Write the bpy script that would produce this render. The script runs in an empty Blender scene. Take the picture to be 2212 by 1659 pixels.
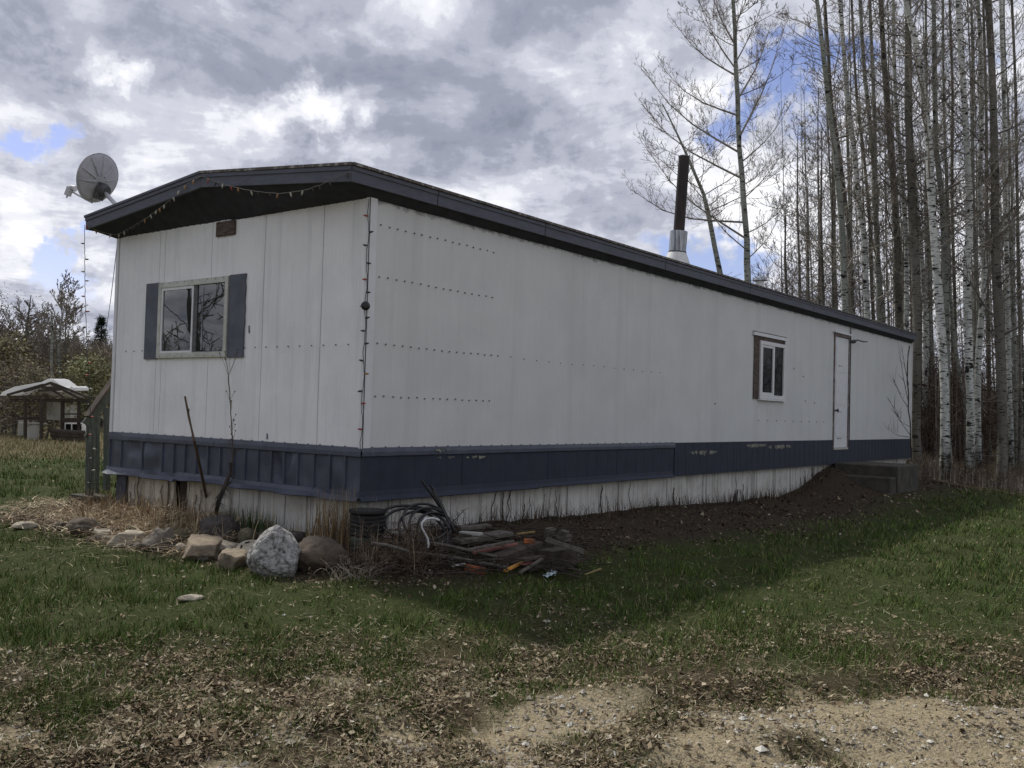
import bpy, math, random
import numpy as np
from mathutils import Vector, Matrix

# ------------------------------------------------------------------ camera, sky, sun, exposure
sc = bpy.context.scene
COL = sc.collection
CAM = np.array([-5.165, -5.431, 0.315])
FPX, YAW, PIT, ROL = 2053.2, 0.6563, 0.0298, 0.0279       # photo width taken as 2212 units
_F = np.array([math.cos(PIT)*math.cos(YAW), math.cos(PIT)*math.sin(YAW), math.sin(PIT)])
_R = np.array([math.sin(YAW), -math.cos(YAW), 0.0])
_U = np.cross(_R, _F)
_c, _s = math.cos(ROL), math.sin(ROL)
_R, _U = _c*_R + _s*_U, -_s*_R + _c*_U

def ray(u, v):
    d = _F*FPX + _R*(u-1106) - _U*(v-829.5)
    return d/np.linalg.norm(d)
def onx(u, v, x): d = ray(u, v); return CAM + d*(x-CAM[0])/d[0]
def ony(u, v, y): d = ray(u, v); return CAM + d*(y-CAM[1])/d[1]
def atd(u, v, D): d = ray(u, v); return CAM + d*D/(d@_F)

cd = bpy.data.cameras.new('camera'); cam = bpy.data.objects.new('camera', cd); COL.objects.link(cam)
cd.sensor_width = 36; cd.lens = FPX/2212*36; cd.clip_start = .05; cd.clip_end = 3000
M = Matrix.Identity(4)
for i in range(3):
    M[i][0], M[i][1], M[i][2], M[i][3] = _R[i], _U[i], -_F[i], CAM[i]
cam.matrix_world = M
sc.camera = cam
sc.view_settings.view_transform = 'Standard'; sc.view_settings.look = 'None'
sc.view_settings.exposure = 0.16; sc.view_settings.gamma = 1; sc.view_settings.use_curve_mapping = False

SUN = Vector((0.10, 0.585, 0.805)).normalized()           # direction towards the sun
world = bpy.data.worlds.new('World'); sc.world = world; world.use_nodes = True

def build_sky():
    nt = world.node_tree; N = nt.nodes; L = nt.links
    for n in list(N): N.remove(n)
    out = N.new('ShaderNodeOutputWorld'); bg = N.new('ShaderNodeBackground'); L.new(bg.outputs[0], out.inputs[0])
    bg.inputs['Strength'].default_value = 0.1
    sky = N.new('ShaderNodeTexSky'); sky.sky_type = 'NISHITA'; sky.sun_disc = False
    sky.sun_elevation = math.asin(SUN.z); sky.sun_rotation = math.atan2(SUN.x, SUN.y)
    sky.air_density = 1.0; sky.dust_density = .6; sky.ozone_density = 2.5
    tc = N.new('ShaderNodeTexCoord'); D = tc.outputs['Generated']
    def math_(op, a, b=None, c=None, clamp=False):
        n = N.new('ShaderNodeMath'); n.operation = op; n.use_clamp = clamp
        for i, x in enumerate((a, b, c)):
            if x is None: continue
            if isinstance(x, (int, float)): n.inputs[i].default_value = x
            else: L.new(x, n.inputs[i])
        return n.outputs[0]
    def vmath(op, a, b):
        n = N.new('ShaderNodeVectorMath'); n.operation = op
        for i, x in enumerate((a, b)):
            if isinstance(x, (tuple, list)): n.inputs[i].default_value = x
            else: L.new(x, n.inputs[i])
        return n.outputs['Value'] if op in ('DOT_PRODUCT', 'LENGTH') else n.outputs[0]
    sep = N.new('ShaderNodeSeparateXYZ'); L.new(D, sep.inputs[0])
    zz = math_('ADD', math_('MAXIMUM', sep.outputs[2], 0.0), 0.16)
    cmb = N.new('ShaderNodeCombineXYZ')
    L.new(math_('DIVIDE', sep.outputs[0], zz), cmb.inputs[0]); L.new(math_('DIVIDE', sep.outputs[1], zz), cmb.inputs[1])
    P = cmb.outputs[0]                                     # cloud deck seen in perspective
    def noise(vec, scale, detail, rough, off=(0, 0, 0), dist=0.0):
        v = vmath('ADD', vec, off)
        n = N.new('ShaderNodeTexNoise'); n.inputs['Scale'].default_value = scale
        n.inputs['Detail'].default_value = detail; n.inputs['Roughness'].default_value = rough
        n.inputs['Distortion'].default_value = dist; L.new(v, n.inputs['Vector'])
        return n
    warp = noise(D, 6.0, 6, .62, (3.1, 1.7, 0))
    wv = vmath('SUBTRACT', warp.outputs['Color'], (.5, .5, .5))
    wsc = N.new('ShaderNodeVectorMath'); wsc.operation = 'SCALE'; L.new(wv, wsc.inputs[0]); wsc.inputs['Scale'].default_value = .30
    Dw = vmath('ADD', D, wsc.outputs[0])
    def blob(u, v, rad, sx=1.0):
        d = ray(u, v)
        df = vmath('SUBTRACT', Dw, tuple(d))
        if sx != 1.0:
            df = vmath('MULTIPLY', df, (1/sx, 1/sx, 1.0))
        ln = vmath('LENGTH', df, (0, 0, 0))
        m = N.new('ShaderNodeMapRange'); m.interpolation_type = 'SMOOTHERSTEP'
        L.new(ln, m.inputs[0]); m.inputs[1].default_value = 0; m.inputs[2].default_value = rad
        m.inputs[3].default_value = 1; m.inputs[4].default_value = 0
        return m.outputs[0]
    n1 = noise(P, .95, 7, .58, (4.3, 9.1, 0), .25).outputs['Fac']     # big masses
    n2 = noise(P, 3.0, 8, .6, (1.3, 2.1, 5), .35).outputs['Fac']      # billows
    n3 = noise(D, 9.0, 7, .62, (7.7, 0, 1)).outputs['Fac']
    t = math_('ADD', math_('MULTIPLY', math_('SUBTRACT', n1, .5), 1.1), .52)
    t = math_('ADD', t, math_('MULTIPLY', math_('SUBTRACT', n2, .5), 1.5))
    t = math_('ADD', t, math_('MULTIPLY', math_('SUBTRACT', n3, .5), 1.15))
    for (u, v, r, sx, a) in BLOBS:
        t = math_('ADD', t, math_('MULTIPLY', blob(u, v, r, sx), a))
    # brighter and whiter low over the horizon
    m = N.new('ShaderNodeMapRange'); L.new(sep.outputs[2], m.inputs[0]); m.inputs[1].default_value = .0; m.inputs[2].default_value = .30
    m.inputs[3].default_value = .12; m.inputs[4].default_value = 0.0
    t = math_('ADD', t, m.outputs[0])
    ramp = N.new('ShaderNodeValToRGB'); L.new(t, ramp.inputs[0]); e = ramp.color_ramp.elements
    ramp.color_ramp.interpolation = 'EASE'
    stops = [(0.08, (2.3, 2.6, 3.3)), (.32, (3.1, 3.32, 4.15)), (.50, (4.25, 4.45, 5.3)), (.67, (5.85, 6.05, 6.85)), (.84, (8.1, 8.2, 8.75)), (1.0, (9.6, 9.6, 9.9))]
    e[0].position, e[0].color = stops[0][0], (*[c/11 for c in stops[0][1]], 1)
    e[1].position, e[1].color = stops[-1][0], (*[c/11 for c in stops[-1][1]], 1)
    for p_, c_ in stops[1:-1]:
        x = e.new(p_); x.color = (*[c/11 for c in c_], 1)
    cs = N.new('ShaderNodeVectorMath'); cs.operation = 'SCALE'; L.new(ramp.outputs[0], cs.inputs[0]); cs.inputs['Scale'].default_value = 11
    # blue gaps
    g = math_('MULTIPLY', math_('SUBTRACT', noise(P, .9, 7, .6, (12.3, 4.4, 2), .3).outputs['Fac'], .66), 3.0)
    for (u, v, r, sx, a) in GAPS:
        g = math_('ADD', g, math_('MULTIPLY', blob(u, v, r, sx), a))
    g = math_('ADD', g, math_('MULTIPLY', math_('SUBTRACT', n3, .5), 1.6))
    mg = N.new('ShaderNodeMapRange'); mg.interpolation_type = 'SMOOTHSTEP'; L.new(g, mg.inputs[0]); mg.inputs[1].default_value = .25; mg.inputs[2].default_value = .75
    blue = N.new('ShaderNodeVectorMath'); blue.operation = 'MULTIPLY'; L.new(sky.outputs[0], blue.inputs[0]); blue.inputs[1].default_value = (1.15, .98, 1.12)
    mix = N.new('ShaderNodeMix'); mix.data_type = 'RGBA'; L.new(mg.outputs[0], mix.inputs['Factor'])
    L.new(cs.outputs[0], mix.inputs['A']); L.new(blue.outputs[0], mix.inputs['B'])
    L.new(mix.outputs['Result'], bg.inputs['Color'])
# soft masses of the cloud deck: (u, v, angular radius, horizontal stretch, brightness)
BLOBS = [(640, 120, .13, 1.8, -.10), (900, 240, .13, 1.8, -.08), (1180, 330, .12, 1.8, -.10), (760, 340, .08, 2.0, -.08), (300, 250, .08, 1.8, -.08),
         (200, 140, .05, 1.6, .34), (290, 185, .045, 1.8, .34), (600, 215, .05, 1.8, .40), (720, 205, .045, 1.8, .36), (1180, 150, .07, 1.4, .08), (60, 400, .14, 1.3, .10),
         (560, 310, .08, 1.6, .14), (980, 420, .1, 2.0, .2), (1200, 440, .08, 2.0, .16), (1400, 140, .06, .8, .08), (1290, 110, .09, 1.5, -.10), (60, 700, .16, 2, .08), (1650, 450, .18, 1.6, .06), (2000, 400, .35, 1.5, .12), (60, 480, .06, 1.8, .12), (100, 560, .05, 2.0, .15), (1000, 330, .05, 1.6, .14), (1560, 420, .10, 1.6, -.06)]
GAPS = [(85, 310, .06, 1.2, 1.1), (1268, 78, .03, 1.3, .8), (1345, 505, .075, 2.0, 1.35), (1730, 180, .075, 1.4, 1.0), (60, 640, .045, 2.6, .8), (2150, 180, .08, 1.2, .7),
        (130, 690, .06, 2.4, .5), (1590, 575, .09, 1.5, 1.2), (2190, 700, .08, 1, .6), (1990, 330, .06, 1, .5), (600, 215, .1, 1.5, -.7), (200, 140, .1, 1.5, -.7)]
build_sky()

sd = bpy.data.lights.new('sun', 'SUN'); sd.energy = 2.9; sd.angle = math.radians(3.0); sd.color = (1.0, .955, .88)
sun = bpy.data.objects.new('sun', sd); COL.objects.link(sun)
sun.rotation_euler = SUN.to_track_quat('Z', 'Y').to_euler(); sun.location = (0, 8, 20)

# ------------------------------------------------------------------ helpers
rnd = random.Random(7)
class MB:
    def __init__(s): s.v = []; s.f = []; s.tq = {}
    def quad(s, a, b, c, d): i = len(s.v); s.v += [tuple(a), tuple(b), tuple(c), tuple(d)]; s.f.append((i, i+1, i+2, i+3)); return s
    def poly(s, pts): i = len(s.v); s.v += [tuple(p) for p in pts]; s.f.append(tuple(range(i, i+len(pts)))); return s
    def prism(s, pts, off):                                 # polygon extruded by a vector
        n = len(pts); i = len(s.v); off = np.array(off, float)
        s.v += [tuple(p) for p in pts] + [tuple(np.array(p)+off) for p in pts]
        s.f.append(tuple(range(i, i+n))[::-1]); s.f.append(tuple(range(i+n, i+2*n)))
        for k in range(n): s.f.append((i+k, i+(k+1) % n, i+n+(k+1) % n, i+n+k))
        return s
    def box(s, a, b):
        x0, y0, z0 = a; x1, y1, z1 = b
        return s.prism([(x0, y0, z0), (x1, y0, z0), (x1, y1, z0), (x0, y1, z0)], (0, 0, z1-z0))
    def bar(s, p0, p1, w, t, up=(0, 0, 1)):                  # rectangular bar between two points, w sideways, t along up
        p0 = np.array(p0, float); p1 = np.array(p1, float); d = p1-p0; d /= np.linalg.norm(d)
        up = np.array(up, float); sd_ = np.cross(d, up); n = np.linalg.norm(sd_)
        sd_ = sd_/n if n > 1e-6 else np.array([1., 0, 0]); u2 = np.cross(sd_, d)
        q = [p0+sd_*w/2*a+u2*t/2*b for a, b in ((-1, -1), (1, -1), (1, 1), (-1, 1))]
        return s.prism(q, p1-p0)
    def tube(s, pts, rad, n=6, cap=True):
        m = len(pts)
        if isinstance(rad, (int, float)): rad = [rad]*m
        if not cap or n > 2 and n <= 4:                       # thin twigs are collected and turned into rings all at once
            s.tq.setdefault((m, n), []).append((pts, rad)); return s
        pts = [np.array(p, float) for p in pts]
        base = len(s.v)
        ref = np.array([.31, .17, .93])
        for k in range(m):
            d = pts[min(k+1, m-1)]-pts[max(k-1, 0)]; d = d/(np.linalg.norm(d)+1e-9)
            a = np.cross(d, ref); an = np.linalg.norm(a)
            if an < .15: a = np.cross(d, [1, 0, 0]); an = np.linalg.norm(a)
            a /= an; b = np.cross(d, a)
            for j in range(n):
                w = 2*math.pi*j/n
                s.v.append(tuple(pts[k]+rad[k]*(math.cos(w)*a+math.sin(w)*b)))
        for k in range(m-1):
            for j in range(n):
                s.f.append((base+k*n+j, base+k*n+(j+1) % n, base+(k+1)*n+(j+1) % n, base+(k+1)*n+j))
        if cap and n > 2:
            s.f.append(tuple(range(base, base+n))[::-1]); s.f.append(tuple(range(base+(m-1)*n, base+m*n)))
        return s
    def lathe(s, prof, n=20, o=(0, 0, 0), axis=(0, 0, 1)):   # profile [(r, h)]
        o = np.array(o, float); ax = np.array(axis, float); ax /= np.linalg.norm(ax)
        a = np.cross(ax, [0.3, .9, .1]); a /= np.linalg.norm(a); b = np.cross(ax, a)
        base = len(s.v); m = len(prof)
        for r, h in prof:
            for j in range(n):
                w = 2*math.pi*j/n; s.v.append(tuple(o+ax*h+r*(math.cos(w)*a+math.sin(w)*b)))
        for k in range(m-1):
            for j in range(n):
                s.f.append((base+k*n+j, base+k*n+(j+1) % n, base+(k+1)*n+(j+1) % n, base+(k+1)*n+j))
        s.f.append(tuple(range(base, base+n))[::-1]); s.f.append(tuple(range(base+(m-1)*n, base+m*n)))
        return s
    def build(s, name, mat, parent=None, smooth=False, bevel=0.0, loc=None):
        o0 = np.array(parent['_o']) if parent is not None else (np.array(loc, float) if loc is not None else np.zeros(3))
        me = bpy.data.meshes.new(name)
        if not s.tq: me.from_pydata([tuple(np.array(p)-o0) for p in s.v], [], s.f); me.update()
        else:
            VV = [np.array(s.v, float).reshape(-1, 3)]; base = len(s.v); QQ = []; lens = [len(f) for f in s.f]; LI = [np.array([i for f in s.f for i in f], np.int64)]
            for (m, n), lst in s.tq.items():
                P = np.array([[tuple(p) for p in q[0]] for q in lst], float); Rr = np.array([q[1] for q in lst], float); K = len(lst)
                d = np.empty_like(P); d[:, 1:-1] = P[:, 2:]-P[:, :-2]; d[:, 0] = P[:, 1]-P[:, 0]; d[:, -1] = P[:, -1]-P[:, -2]
                d /= np.linalg.norm(d, axis=2, keepdims=True)+1e-9
                ov = P[:, -1]-P[:, 0]; ref = np.where((np.abs(ov[:, 2]) > .8*np.linalg.norm(ov, axis=1))[:, None], np.array([[1., .1, 0]]), np.array([[.1, .2, 1.]]))[:, None]
                a = np.cross(d, ref); a /= np.linalg.norm(a, axis=2, keepdims=True)+1e-9; b = np.cross(d, a)
                w = 2*np.pi*np.arange(n)/n
                V = P[:, :, None]+Rr[:, :, None, None]*(np.cos(w)[:, None]*a[:, :, None]+np.sin(w)[:, None]*b[:, :, None])
                VV.append(V.reshape(-1, 3)); kk = base+np.arange(K)[:, None, None]*m*n; ii = np.arange(m-1)[None, :, None]*n; jj = np.arange(n)[None, None]; j2 = (jj+1) % n
                QQ = np.stack([kk+ii+jj, kk+ii+j2, kk+ii+n+j2, kk+ii+n+jj], -1).reshape(-1, 4); LI.append(QQ.ravel()); lens += [4]*len(QQ); base += K*m*n
            V = np.concatenate(VV)-o0; LI = np.concatenate(LI); lens = np.array(lens); me.vertices.add(len(V)); me.vertices.foreach_set('co', V.ravel().astype(np.float32))
            me.loops.add(len(LI)); me.loops.foreach_set('vertex_index', LI.astype(np.int32)); me.polygons.add(len(lens))
            me.polygons.foreach_set('loop_start', np.concatenate([[0], np.cumsum(lens)[:-1]]).astype(np.int32)); me.polygons.foreach_set('loop_total', lens.astype(np.int32)); me.update()
        if smooth: me.polygons.foreach_set('use_smooth', [True]*len(me.polygons))
        me.materials.append(mat)
        o = bpy.data.objects.new(name, me); COL.objects.link(o)
        if parent is not None: o.parent = parent
        else: o.location = o0
        o['_o'] = [float(x) for x in o0]
        if bevel:
            b = o.modifiers.new('b', 'BEVEL'); b.width = bevel; b.segments = 1; b.limit_method = 'ANGLE'
        return o
def tag(o, label=None, cat=None, group=None, kind=None):
    if label: o['label'] = label
    if cat: o['category'] = cat
    if group: o['group'] = group
    if kind: o['kind'] = kind
    return o
def empty(name, loc, label=None, cat=None, group=None, kind=None):
    o = bpy.data.objects.new(name, None); COL.objects.link(o); o.location = loc; o['_o'] = [float(x) for x in loc]
    o.empty_display_size = .2
    return tag(o, label, cat, group, kind)

def hsh(ix, iy, s):
    h = (ix.astype(np.int64)*374761393 + iy.astype(np.int64)*668265263 + s*1442695041) & 0xffffffff
    h = ((h ^ (h >> 13))*1274126177) & 0xffffffff
    return ((h ^ (h >> 16)) & 0xffff)/65535.0
def vnoise(x, y, s=0):
    x = np.asarray(x, float); y = np.asarray(y, float)
    ix, iy = np.floor(x), np.floor(y); fx, fy = x-ix, y-iy; fx = fx*fx*(3-2*fx); fy = fy*fy*(3-2*fy)
    a, b, c, d = hsh(ix, iy, s), hsh(ix+1, iy, s), hsh(ix, iy+1, s), hsh(ix+1, iy+1, s)
    return (a*(1-fx)+b*fx)*(1-fy)+(c*(1-fx)+d*fx)*fy
def fbm(x, y, s=0, o=4, g=.5):
    r = 0; a = 1; t = 0
    for k in range(o):
        r = r+a*vnoise(x*2**k+13.7*k, y*2**k-7.3*k, s+k); t += a; a *= g
    return r/t
def sstep(a, b, x): t = np.clip((x-a)/(b-a), 0, 1); return t*t*(3-2*t)

# ------------------------------------------------------------------ materials
MATS = {}
def mat(name, col, rough=.8, metal=0.0, var=.12, scale=6.0, bump=0.0, bscale=40.0, col2=None, stretch=(1, 1, 1), spec=.3, thr=(.4, .65), detail=6, attr=None, streak=None, mildew=None):
    if name in MATS: return MATS[name]
    m = bpy.data.materials.new(name); m.use_nodes = True; nt = m.node_tree; N = nt.nodes; L = nt.links
    b = N['Principled BSDF']; b.inputs['Roughness'].default_value = rough; b.inputs['Metallic'].default_value = metal
    b.inputs['Specular IOR Level'].default_value = spec
    tc = N.new('ShaderNodeNewGeometry'); mp = N.new('ShaderNodeMapping'); mp.inputs['Scale'].default_value = stretch
    L.new(tc.outputs['Position'], mp.inputs[0])
    n = N.new('ShaderNodeTexNoise'); n.inputs['Scale'].default_value = scale; n.inputs['Detail'].default_value = detail; n.inputs['Roughness'].default_value = .6
    L.new(mp.outputs[0], n.inputs['Vector'])
    if attr:
        ca = N.new('ShaderNodeAttribute'); ca.attribute_name = attr; base = ca.outputs['Color']
    else:
        rgb = N.new('ShaderNodeRGB'); rgb.outputs[0].default_value = (*col, 1); base = rgb.outputs[0]
    mr = N.new('ShaderNodeMapRange'); L.new(n.outputs['Fac'], mr.inputs[0]); mr.inputs[1].default_value = .3; mr.inputs[2].default_value = .7
    mr.inputs[3].default_value = 1-var; mr.inputs[4].default_value = 1+var
    sc_ = N.new('ShaderNodeVectorMath'); sc_.operation = 'SCALE'; L.new(base, sc_.inputs[0]); L.new(mr.outputs[0], sc_.inputs['Scale'])
    last = sc_.outputs[0]
    if col2 is not None:
        n2 = N.new('ShaderNodeTexNoise'); n2.inputs['Scale'].default_value = scale*.45; n2.inputs['Detail'].default_value = 9; n2.inputs['Roughness'].default_value = .68
        mp2 = N.new('ShaderNodeMapping'); mp2.inputs['Scale'].default_value = stretch; mp2.inputs['Location'].default_value = (5.3, 2.2, 9.1)
        L.new(tc.outputs['Position'], mp2.inputs[0]); L.new(mp2.outputs[0], n2.inputs['Vector'])
        m2 = N.new('ShaderNodeMapRange'); L.new(n2.outputs['Fac'], m2.inputs[0]); m2.inputs[1].default_value = thr[0]; m2.inputs[2].default_value = thr[1]
        mx = N.new('ShaderNodeMix'); mx.data_type = 'RGBA'; L.new(m2.outputs[0], mx.inputs['Factor']); L.new(last, mx.inputs['A']); mx.inputs['B'].default_value = (*col2, 1)
        last = mx.outputs['Result']
    if streak is not None:                                   # dirt runs down the surface: (colour, lo, hi, horizontal scale)
        c3, lo, hi, hs = streak
        mp3 = N.new('ShaderNodeMapping'); mp3.inputs['Scale'].default_value = (hs, hs, hs*.045); L.new(tc.outputs['Position'], mp3.inputs[0])
        n3 = N.new('ShaderNodeTexNoise'); n3.inputs['Scale'].default_value = 1; n3.inputs['Detail'].default_value = 5; n3.inputs['Roughness'].default_value = .65
        L.new(mp3.outputs[0], n3.inputs['Vector'])
        m3 = N.new('ShaderNodeMapRange'); L.new(n3.outputs['Fac'], m3.inputs[0]); m3.inputs[1].default_value = lo; m3.inputs[2].default_value = hi
        mx = N.new('ShaderNodeMix'); mx.data_type = 'RGBA'; L.new(m3.outputs[0], mx.inputs['Factor']); L.new(last, mx.inputs['A']); mx.inputs['B'].default_value = (*c3, 1)
        last = mx.outputs['Result']
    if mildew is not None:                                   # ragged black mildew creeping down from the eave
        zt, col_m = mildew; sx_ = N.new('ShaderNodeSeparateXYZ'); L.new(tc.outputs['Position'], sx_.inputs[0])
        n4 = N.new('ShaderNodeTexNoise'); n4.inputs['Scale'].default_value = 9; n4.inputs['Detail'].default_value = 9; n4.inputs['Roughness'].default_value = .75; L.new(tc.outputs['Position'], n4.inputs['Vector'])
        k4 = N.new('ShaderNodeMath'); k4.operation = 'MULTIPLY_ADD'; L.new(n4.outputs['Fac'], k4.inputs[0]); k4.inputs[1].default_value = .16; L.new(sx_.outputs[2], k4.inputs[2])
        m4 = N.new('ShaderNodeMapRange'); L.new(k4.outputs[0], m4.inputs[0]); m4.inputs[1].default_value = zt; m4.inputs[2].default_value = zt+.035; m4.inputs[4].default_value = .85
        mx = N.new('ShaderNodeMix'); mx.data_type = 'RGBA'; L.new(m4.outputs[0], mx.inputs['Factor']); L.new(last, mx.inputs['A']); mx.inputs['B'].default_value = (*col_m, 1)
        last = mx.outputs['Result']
    L.new(last, b.inputs['Base Color'])
    if bump:
        nb = N.new('ShaderNodeTexNoise'); nb.inputs['Scale'].default_value = bscale; nb.inputs['Detail'].default_value = 5
        L.new(mp.outputs[0], nb.inputs['Vector'])
        bp = N.new('ShaderNodeBump'); bp.inputs['Strength'].default_value = bump; bp.inputs['Distance'].default_value = .02
        L.new(nb.outputs['Fac'], bp.inputs['Height']); L.new(bp.outputs[0], b.inputs['Normal'])
    MATS[name] = m
    return m
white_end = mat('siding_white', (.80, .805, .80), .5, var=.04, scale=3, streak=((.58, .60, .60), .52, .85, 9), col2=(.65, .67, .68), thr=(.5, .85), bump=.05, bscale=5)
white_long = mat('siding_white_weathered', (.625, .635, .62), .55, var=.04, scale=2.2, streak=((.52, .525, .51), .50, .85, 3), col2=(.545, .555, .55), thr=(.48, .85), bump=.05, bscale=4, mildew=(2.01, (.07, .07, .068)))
trim_white = mat('trim_white', (.68, .69, .70), .45, var=.06, scale=8)
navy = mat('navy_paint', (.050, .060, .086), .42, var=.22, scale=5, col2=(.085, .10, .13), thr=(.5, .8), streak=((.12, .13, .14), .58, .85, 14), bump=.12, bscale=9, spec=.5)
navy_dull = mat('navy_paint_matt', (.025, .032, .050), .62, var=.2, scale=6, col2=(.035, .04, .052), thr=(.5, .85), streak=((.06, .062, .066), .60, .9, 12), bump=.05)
slate_paint = mat('slate_fascia_paint', (.098, .104, .130), .6, var=.15, scale=10, stretch=(1, 1, 4), col2=(.066, .069, .08), thr=(.45, .8), bump=.1, bscale=60)
shutter_m = mat('shutter_paint', (.115, .122, .15), .6, var=.12, scale=9, col2=(.08, .085, .11), bump=.1)
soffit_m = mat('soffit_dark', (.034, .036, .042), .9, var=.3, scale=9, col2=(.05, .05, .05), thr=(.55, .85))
roof_m = mat('roof_felt', (.05, .05, .052), .9, var=.25, scale=14, bump=.3, col2=(.16, .15, .13), thr=(.55, .8))
rust_m = mat('rusty_edge', (.10, .085, .075), .75, var=.35, scale=30, col2=(.34, .33, .31), thr=(.5, .62))
alu_m = mat('aluminium_frame', (.50, .51, .46), .5, metal=.25, var=.12, scale=12, col2=(.30, .32, .24), thr=(.5, .8))
vinyl_m = mat('vinyl_frame', (.66, .67, .67), .4, var=.06)
skirt_m = mat('skirting_white', (.60, .59, .54), .7, var=.12, scale=5, streak=((.13, .12, .10), .52, .74, 16), col2=(.30, .28, .23), thr=(.5, .78), bump=.1, bscale=18)
skirt_y = mat('skirting_stained', (.56, .52, .43), .8, var=.2, scale=7, streak=((.20, .16, .11), .50, .70, 12), col2=(.33, .28, .20), thr=(.48, .75), bump=.2)
foam_m = mat('grey_board', (.10, .11, .14), .8, var=.3, scale=12, col2=(.03, .03, .035))
pale_scuff = mat('bare_patch', (.26, .26, .21), .8, var=.3, scale=40, col2=(.10, .105, .10), thr=(.45, .6))
dark_m = mat('dark_void', (.012, .012, .012), .95, var=.1)
brown_wood = mat('brown_board', (.13, .10, .085), .8, var=.35, scale=18, stretch=(1, 1, 5), col2=(.045, .03, .022), bump=.2)
grey_wood = mat('weathered_grey_wood', (.15, .135, .115), .85, var=.3, scale=14, stretch=(3, 3, 3), col2=(.075, .062, .05), bump=.3)
dark_wood = mat('dark_damp_wood', (.075, .058, .045), .85, var=.35, scale=14, col2=(.035, .028, .022), bump=.3)
green_wood = mat('green_stained_wood', (.085, .10, .085), .8, var=.2, scale=14, stretch=(5, 5, 1), col2=(.05, .055, .045), bump=.2)
orange_m = mat('orange_paint', (.36, .11, .035), .7, var=.4, scale=30, col2=(.13, .06, .035), thr=(.42, .62))
pink_m = mat('pink_paint', (.30, .10, .09), .7, var=.3, scale=30)
yellow_m = mat('yellow_paint', (.30, .21, .07), .7, var=.3, scale=30, col2=(.2, .14, .06))
black_pl = mat('black_plastic', (.012, .012, .013), .38, var=.3, scale=10, spec=.5)
green_pl = mat('green_plastic', (.05, .075, .055), .6, var=.3, scale=10, col2=(.03, .04, .03))
concrete = mat('concrete', (.078, .072, .058), .9, var=.3, scale=9, col2=(.036, .034, .027), thr=(.42, .72), bump=.4, bscale=60)
steel_dark = mat('rusty_flue_pipe', (.040, .030, .027), .6, var=.4, scale=12, metal=.2, col2=(.03, .028, .028), stretch=(1, 1, .4))
galv = mat('galvanised_metal', (.42, .44, .46), .42, metal=.7, var=.45, scale=9, stretch=(6, 6, .3), col2=(.16, .165, .17), thr=(.5, .62))
white_metal = mat('white_flashing', (.70, .70, .68), .5, var=.12, scale=14, col2=(.4, .4, .38), thr=(.55, .8))
dish_m = mat('dish_grey', (.50, .50, .53), .5, var=.1, scale=14, col2=(.33, .33, .34), thr=(.5, .8))
mount_m = mat('mount_grey', (.10, .10, .105), .6, var=.3, scale=30)
glassm = None
def glass_mat(name, col, gloss, gm=1.0):
    m = bpy.data.materials.new(name); m.use_nodes = True; N = m.node_tree.nodes; L = m.node_tree.links
    for n in list(N): N.remove(n)
    o = N.new('ShaderNodeOutputMaterial'); mx = N.new('ShaderNodeMixShader'); d = N.new('ShaderNodeBsdfDiffuse'); g = N.new('ShaderNodeBsdfGlossy')
    d.inputs[0].default_value = (*col, 1); g.inputs['Roughness'].default_value = .015; g.inputs[0].default_value = (1, 1, 1, 1)
    fr = N.new('ShaderNodeFresnel'); fr.inputs[0].default_value = 1.45
    ad = N.new('ShaderNodeMath'); ad.operation = 'MULTIPLY_ADD'; L.new(fr.outputs[0], ad.inputs[0]); ad.inputs[1].default_value = gm; ad.inputs[2].default_value = gloss
    nb = N.new('ShaderNodeTexNoise'); nb.inputs['Scale'].default_value = 3.0; tcg = N.new('ShaderNodeNewGeometry'); L.new(tcg.outputs['Position'], nb.inputs['Vector'])
    bp = N.new('ShaderNodeBump'); bp.inputs['Strength'].default_value = .06; bp.inputs['Distance'].default_value = .01; L.new(nb.outputs['Fac'], bp.inputs['Height'])
    L.new(bp.outputs[0], g.inputs['Normal'])
    L.new(ad.outputs[0], mx.inputs[0]); L.new(d.outputs[0], mx.inputs[1]); L.new(g.outputs[0], mx.inputs[2]); L.new(mx.outputs[0], o.inputs[0])
    return m
glassm = glass_mat('window_glass', (.018, .02, .02), .045, 1.4)
glass_side = glass_mat('window_glass_screened', (.016, .019, .018), .0, .28)

# ------------------------------------------------------------------ ground
def gz0(x, y):
    x = np.asarray(x, float); y = np.asarray(y, float)
    d = np.sqrt(np.maximum(0, -y)**2 + (np.maximum(0, -x)*.75)**2 + 1e-9)
    z = -.735 - .40*(1-np.exp(-d/2.1))
    z = z - .09*np.exp(-((x-7.8)/2.2)**2)*np.exp(-(np.minimum(y, 0)/1.5)**2)
    z = z + .26*np.exp(-((x-10.75)/.95)**2-((y-.05)/.62)**2)       # leaf mound by the steps
    z = z + .09*np.exp(-((x-11.6)/2.2)**2-((y+.8)/1.0)**2)
    z = z + .06*np.exp(-((x-1.4)/1.2)**2-((y+.6)/.7)**2)          # under the scrap pile
    far = sstep(14, 60, np.hypot(x, y))
    z = z + far*.25*(fbm(x*.05, y*.05, 3)-.5)*6
    return z
def depth_lat(x, y):
    dx, dy = x-CAM[0], y-CAM[1]
    a = dx*math.cos(YAW)+dy*math.sin(YAW); l = dx*math.sin(YAW)-dy*math.cos(YAW)
    return a, l
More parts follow.
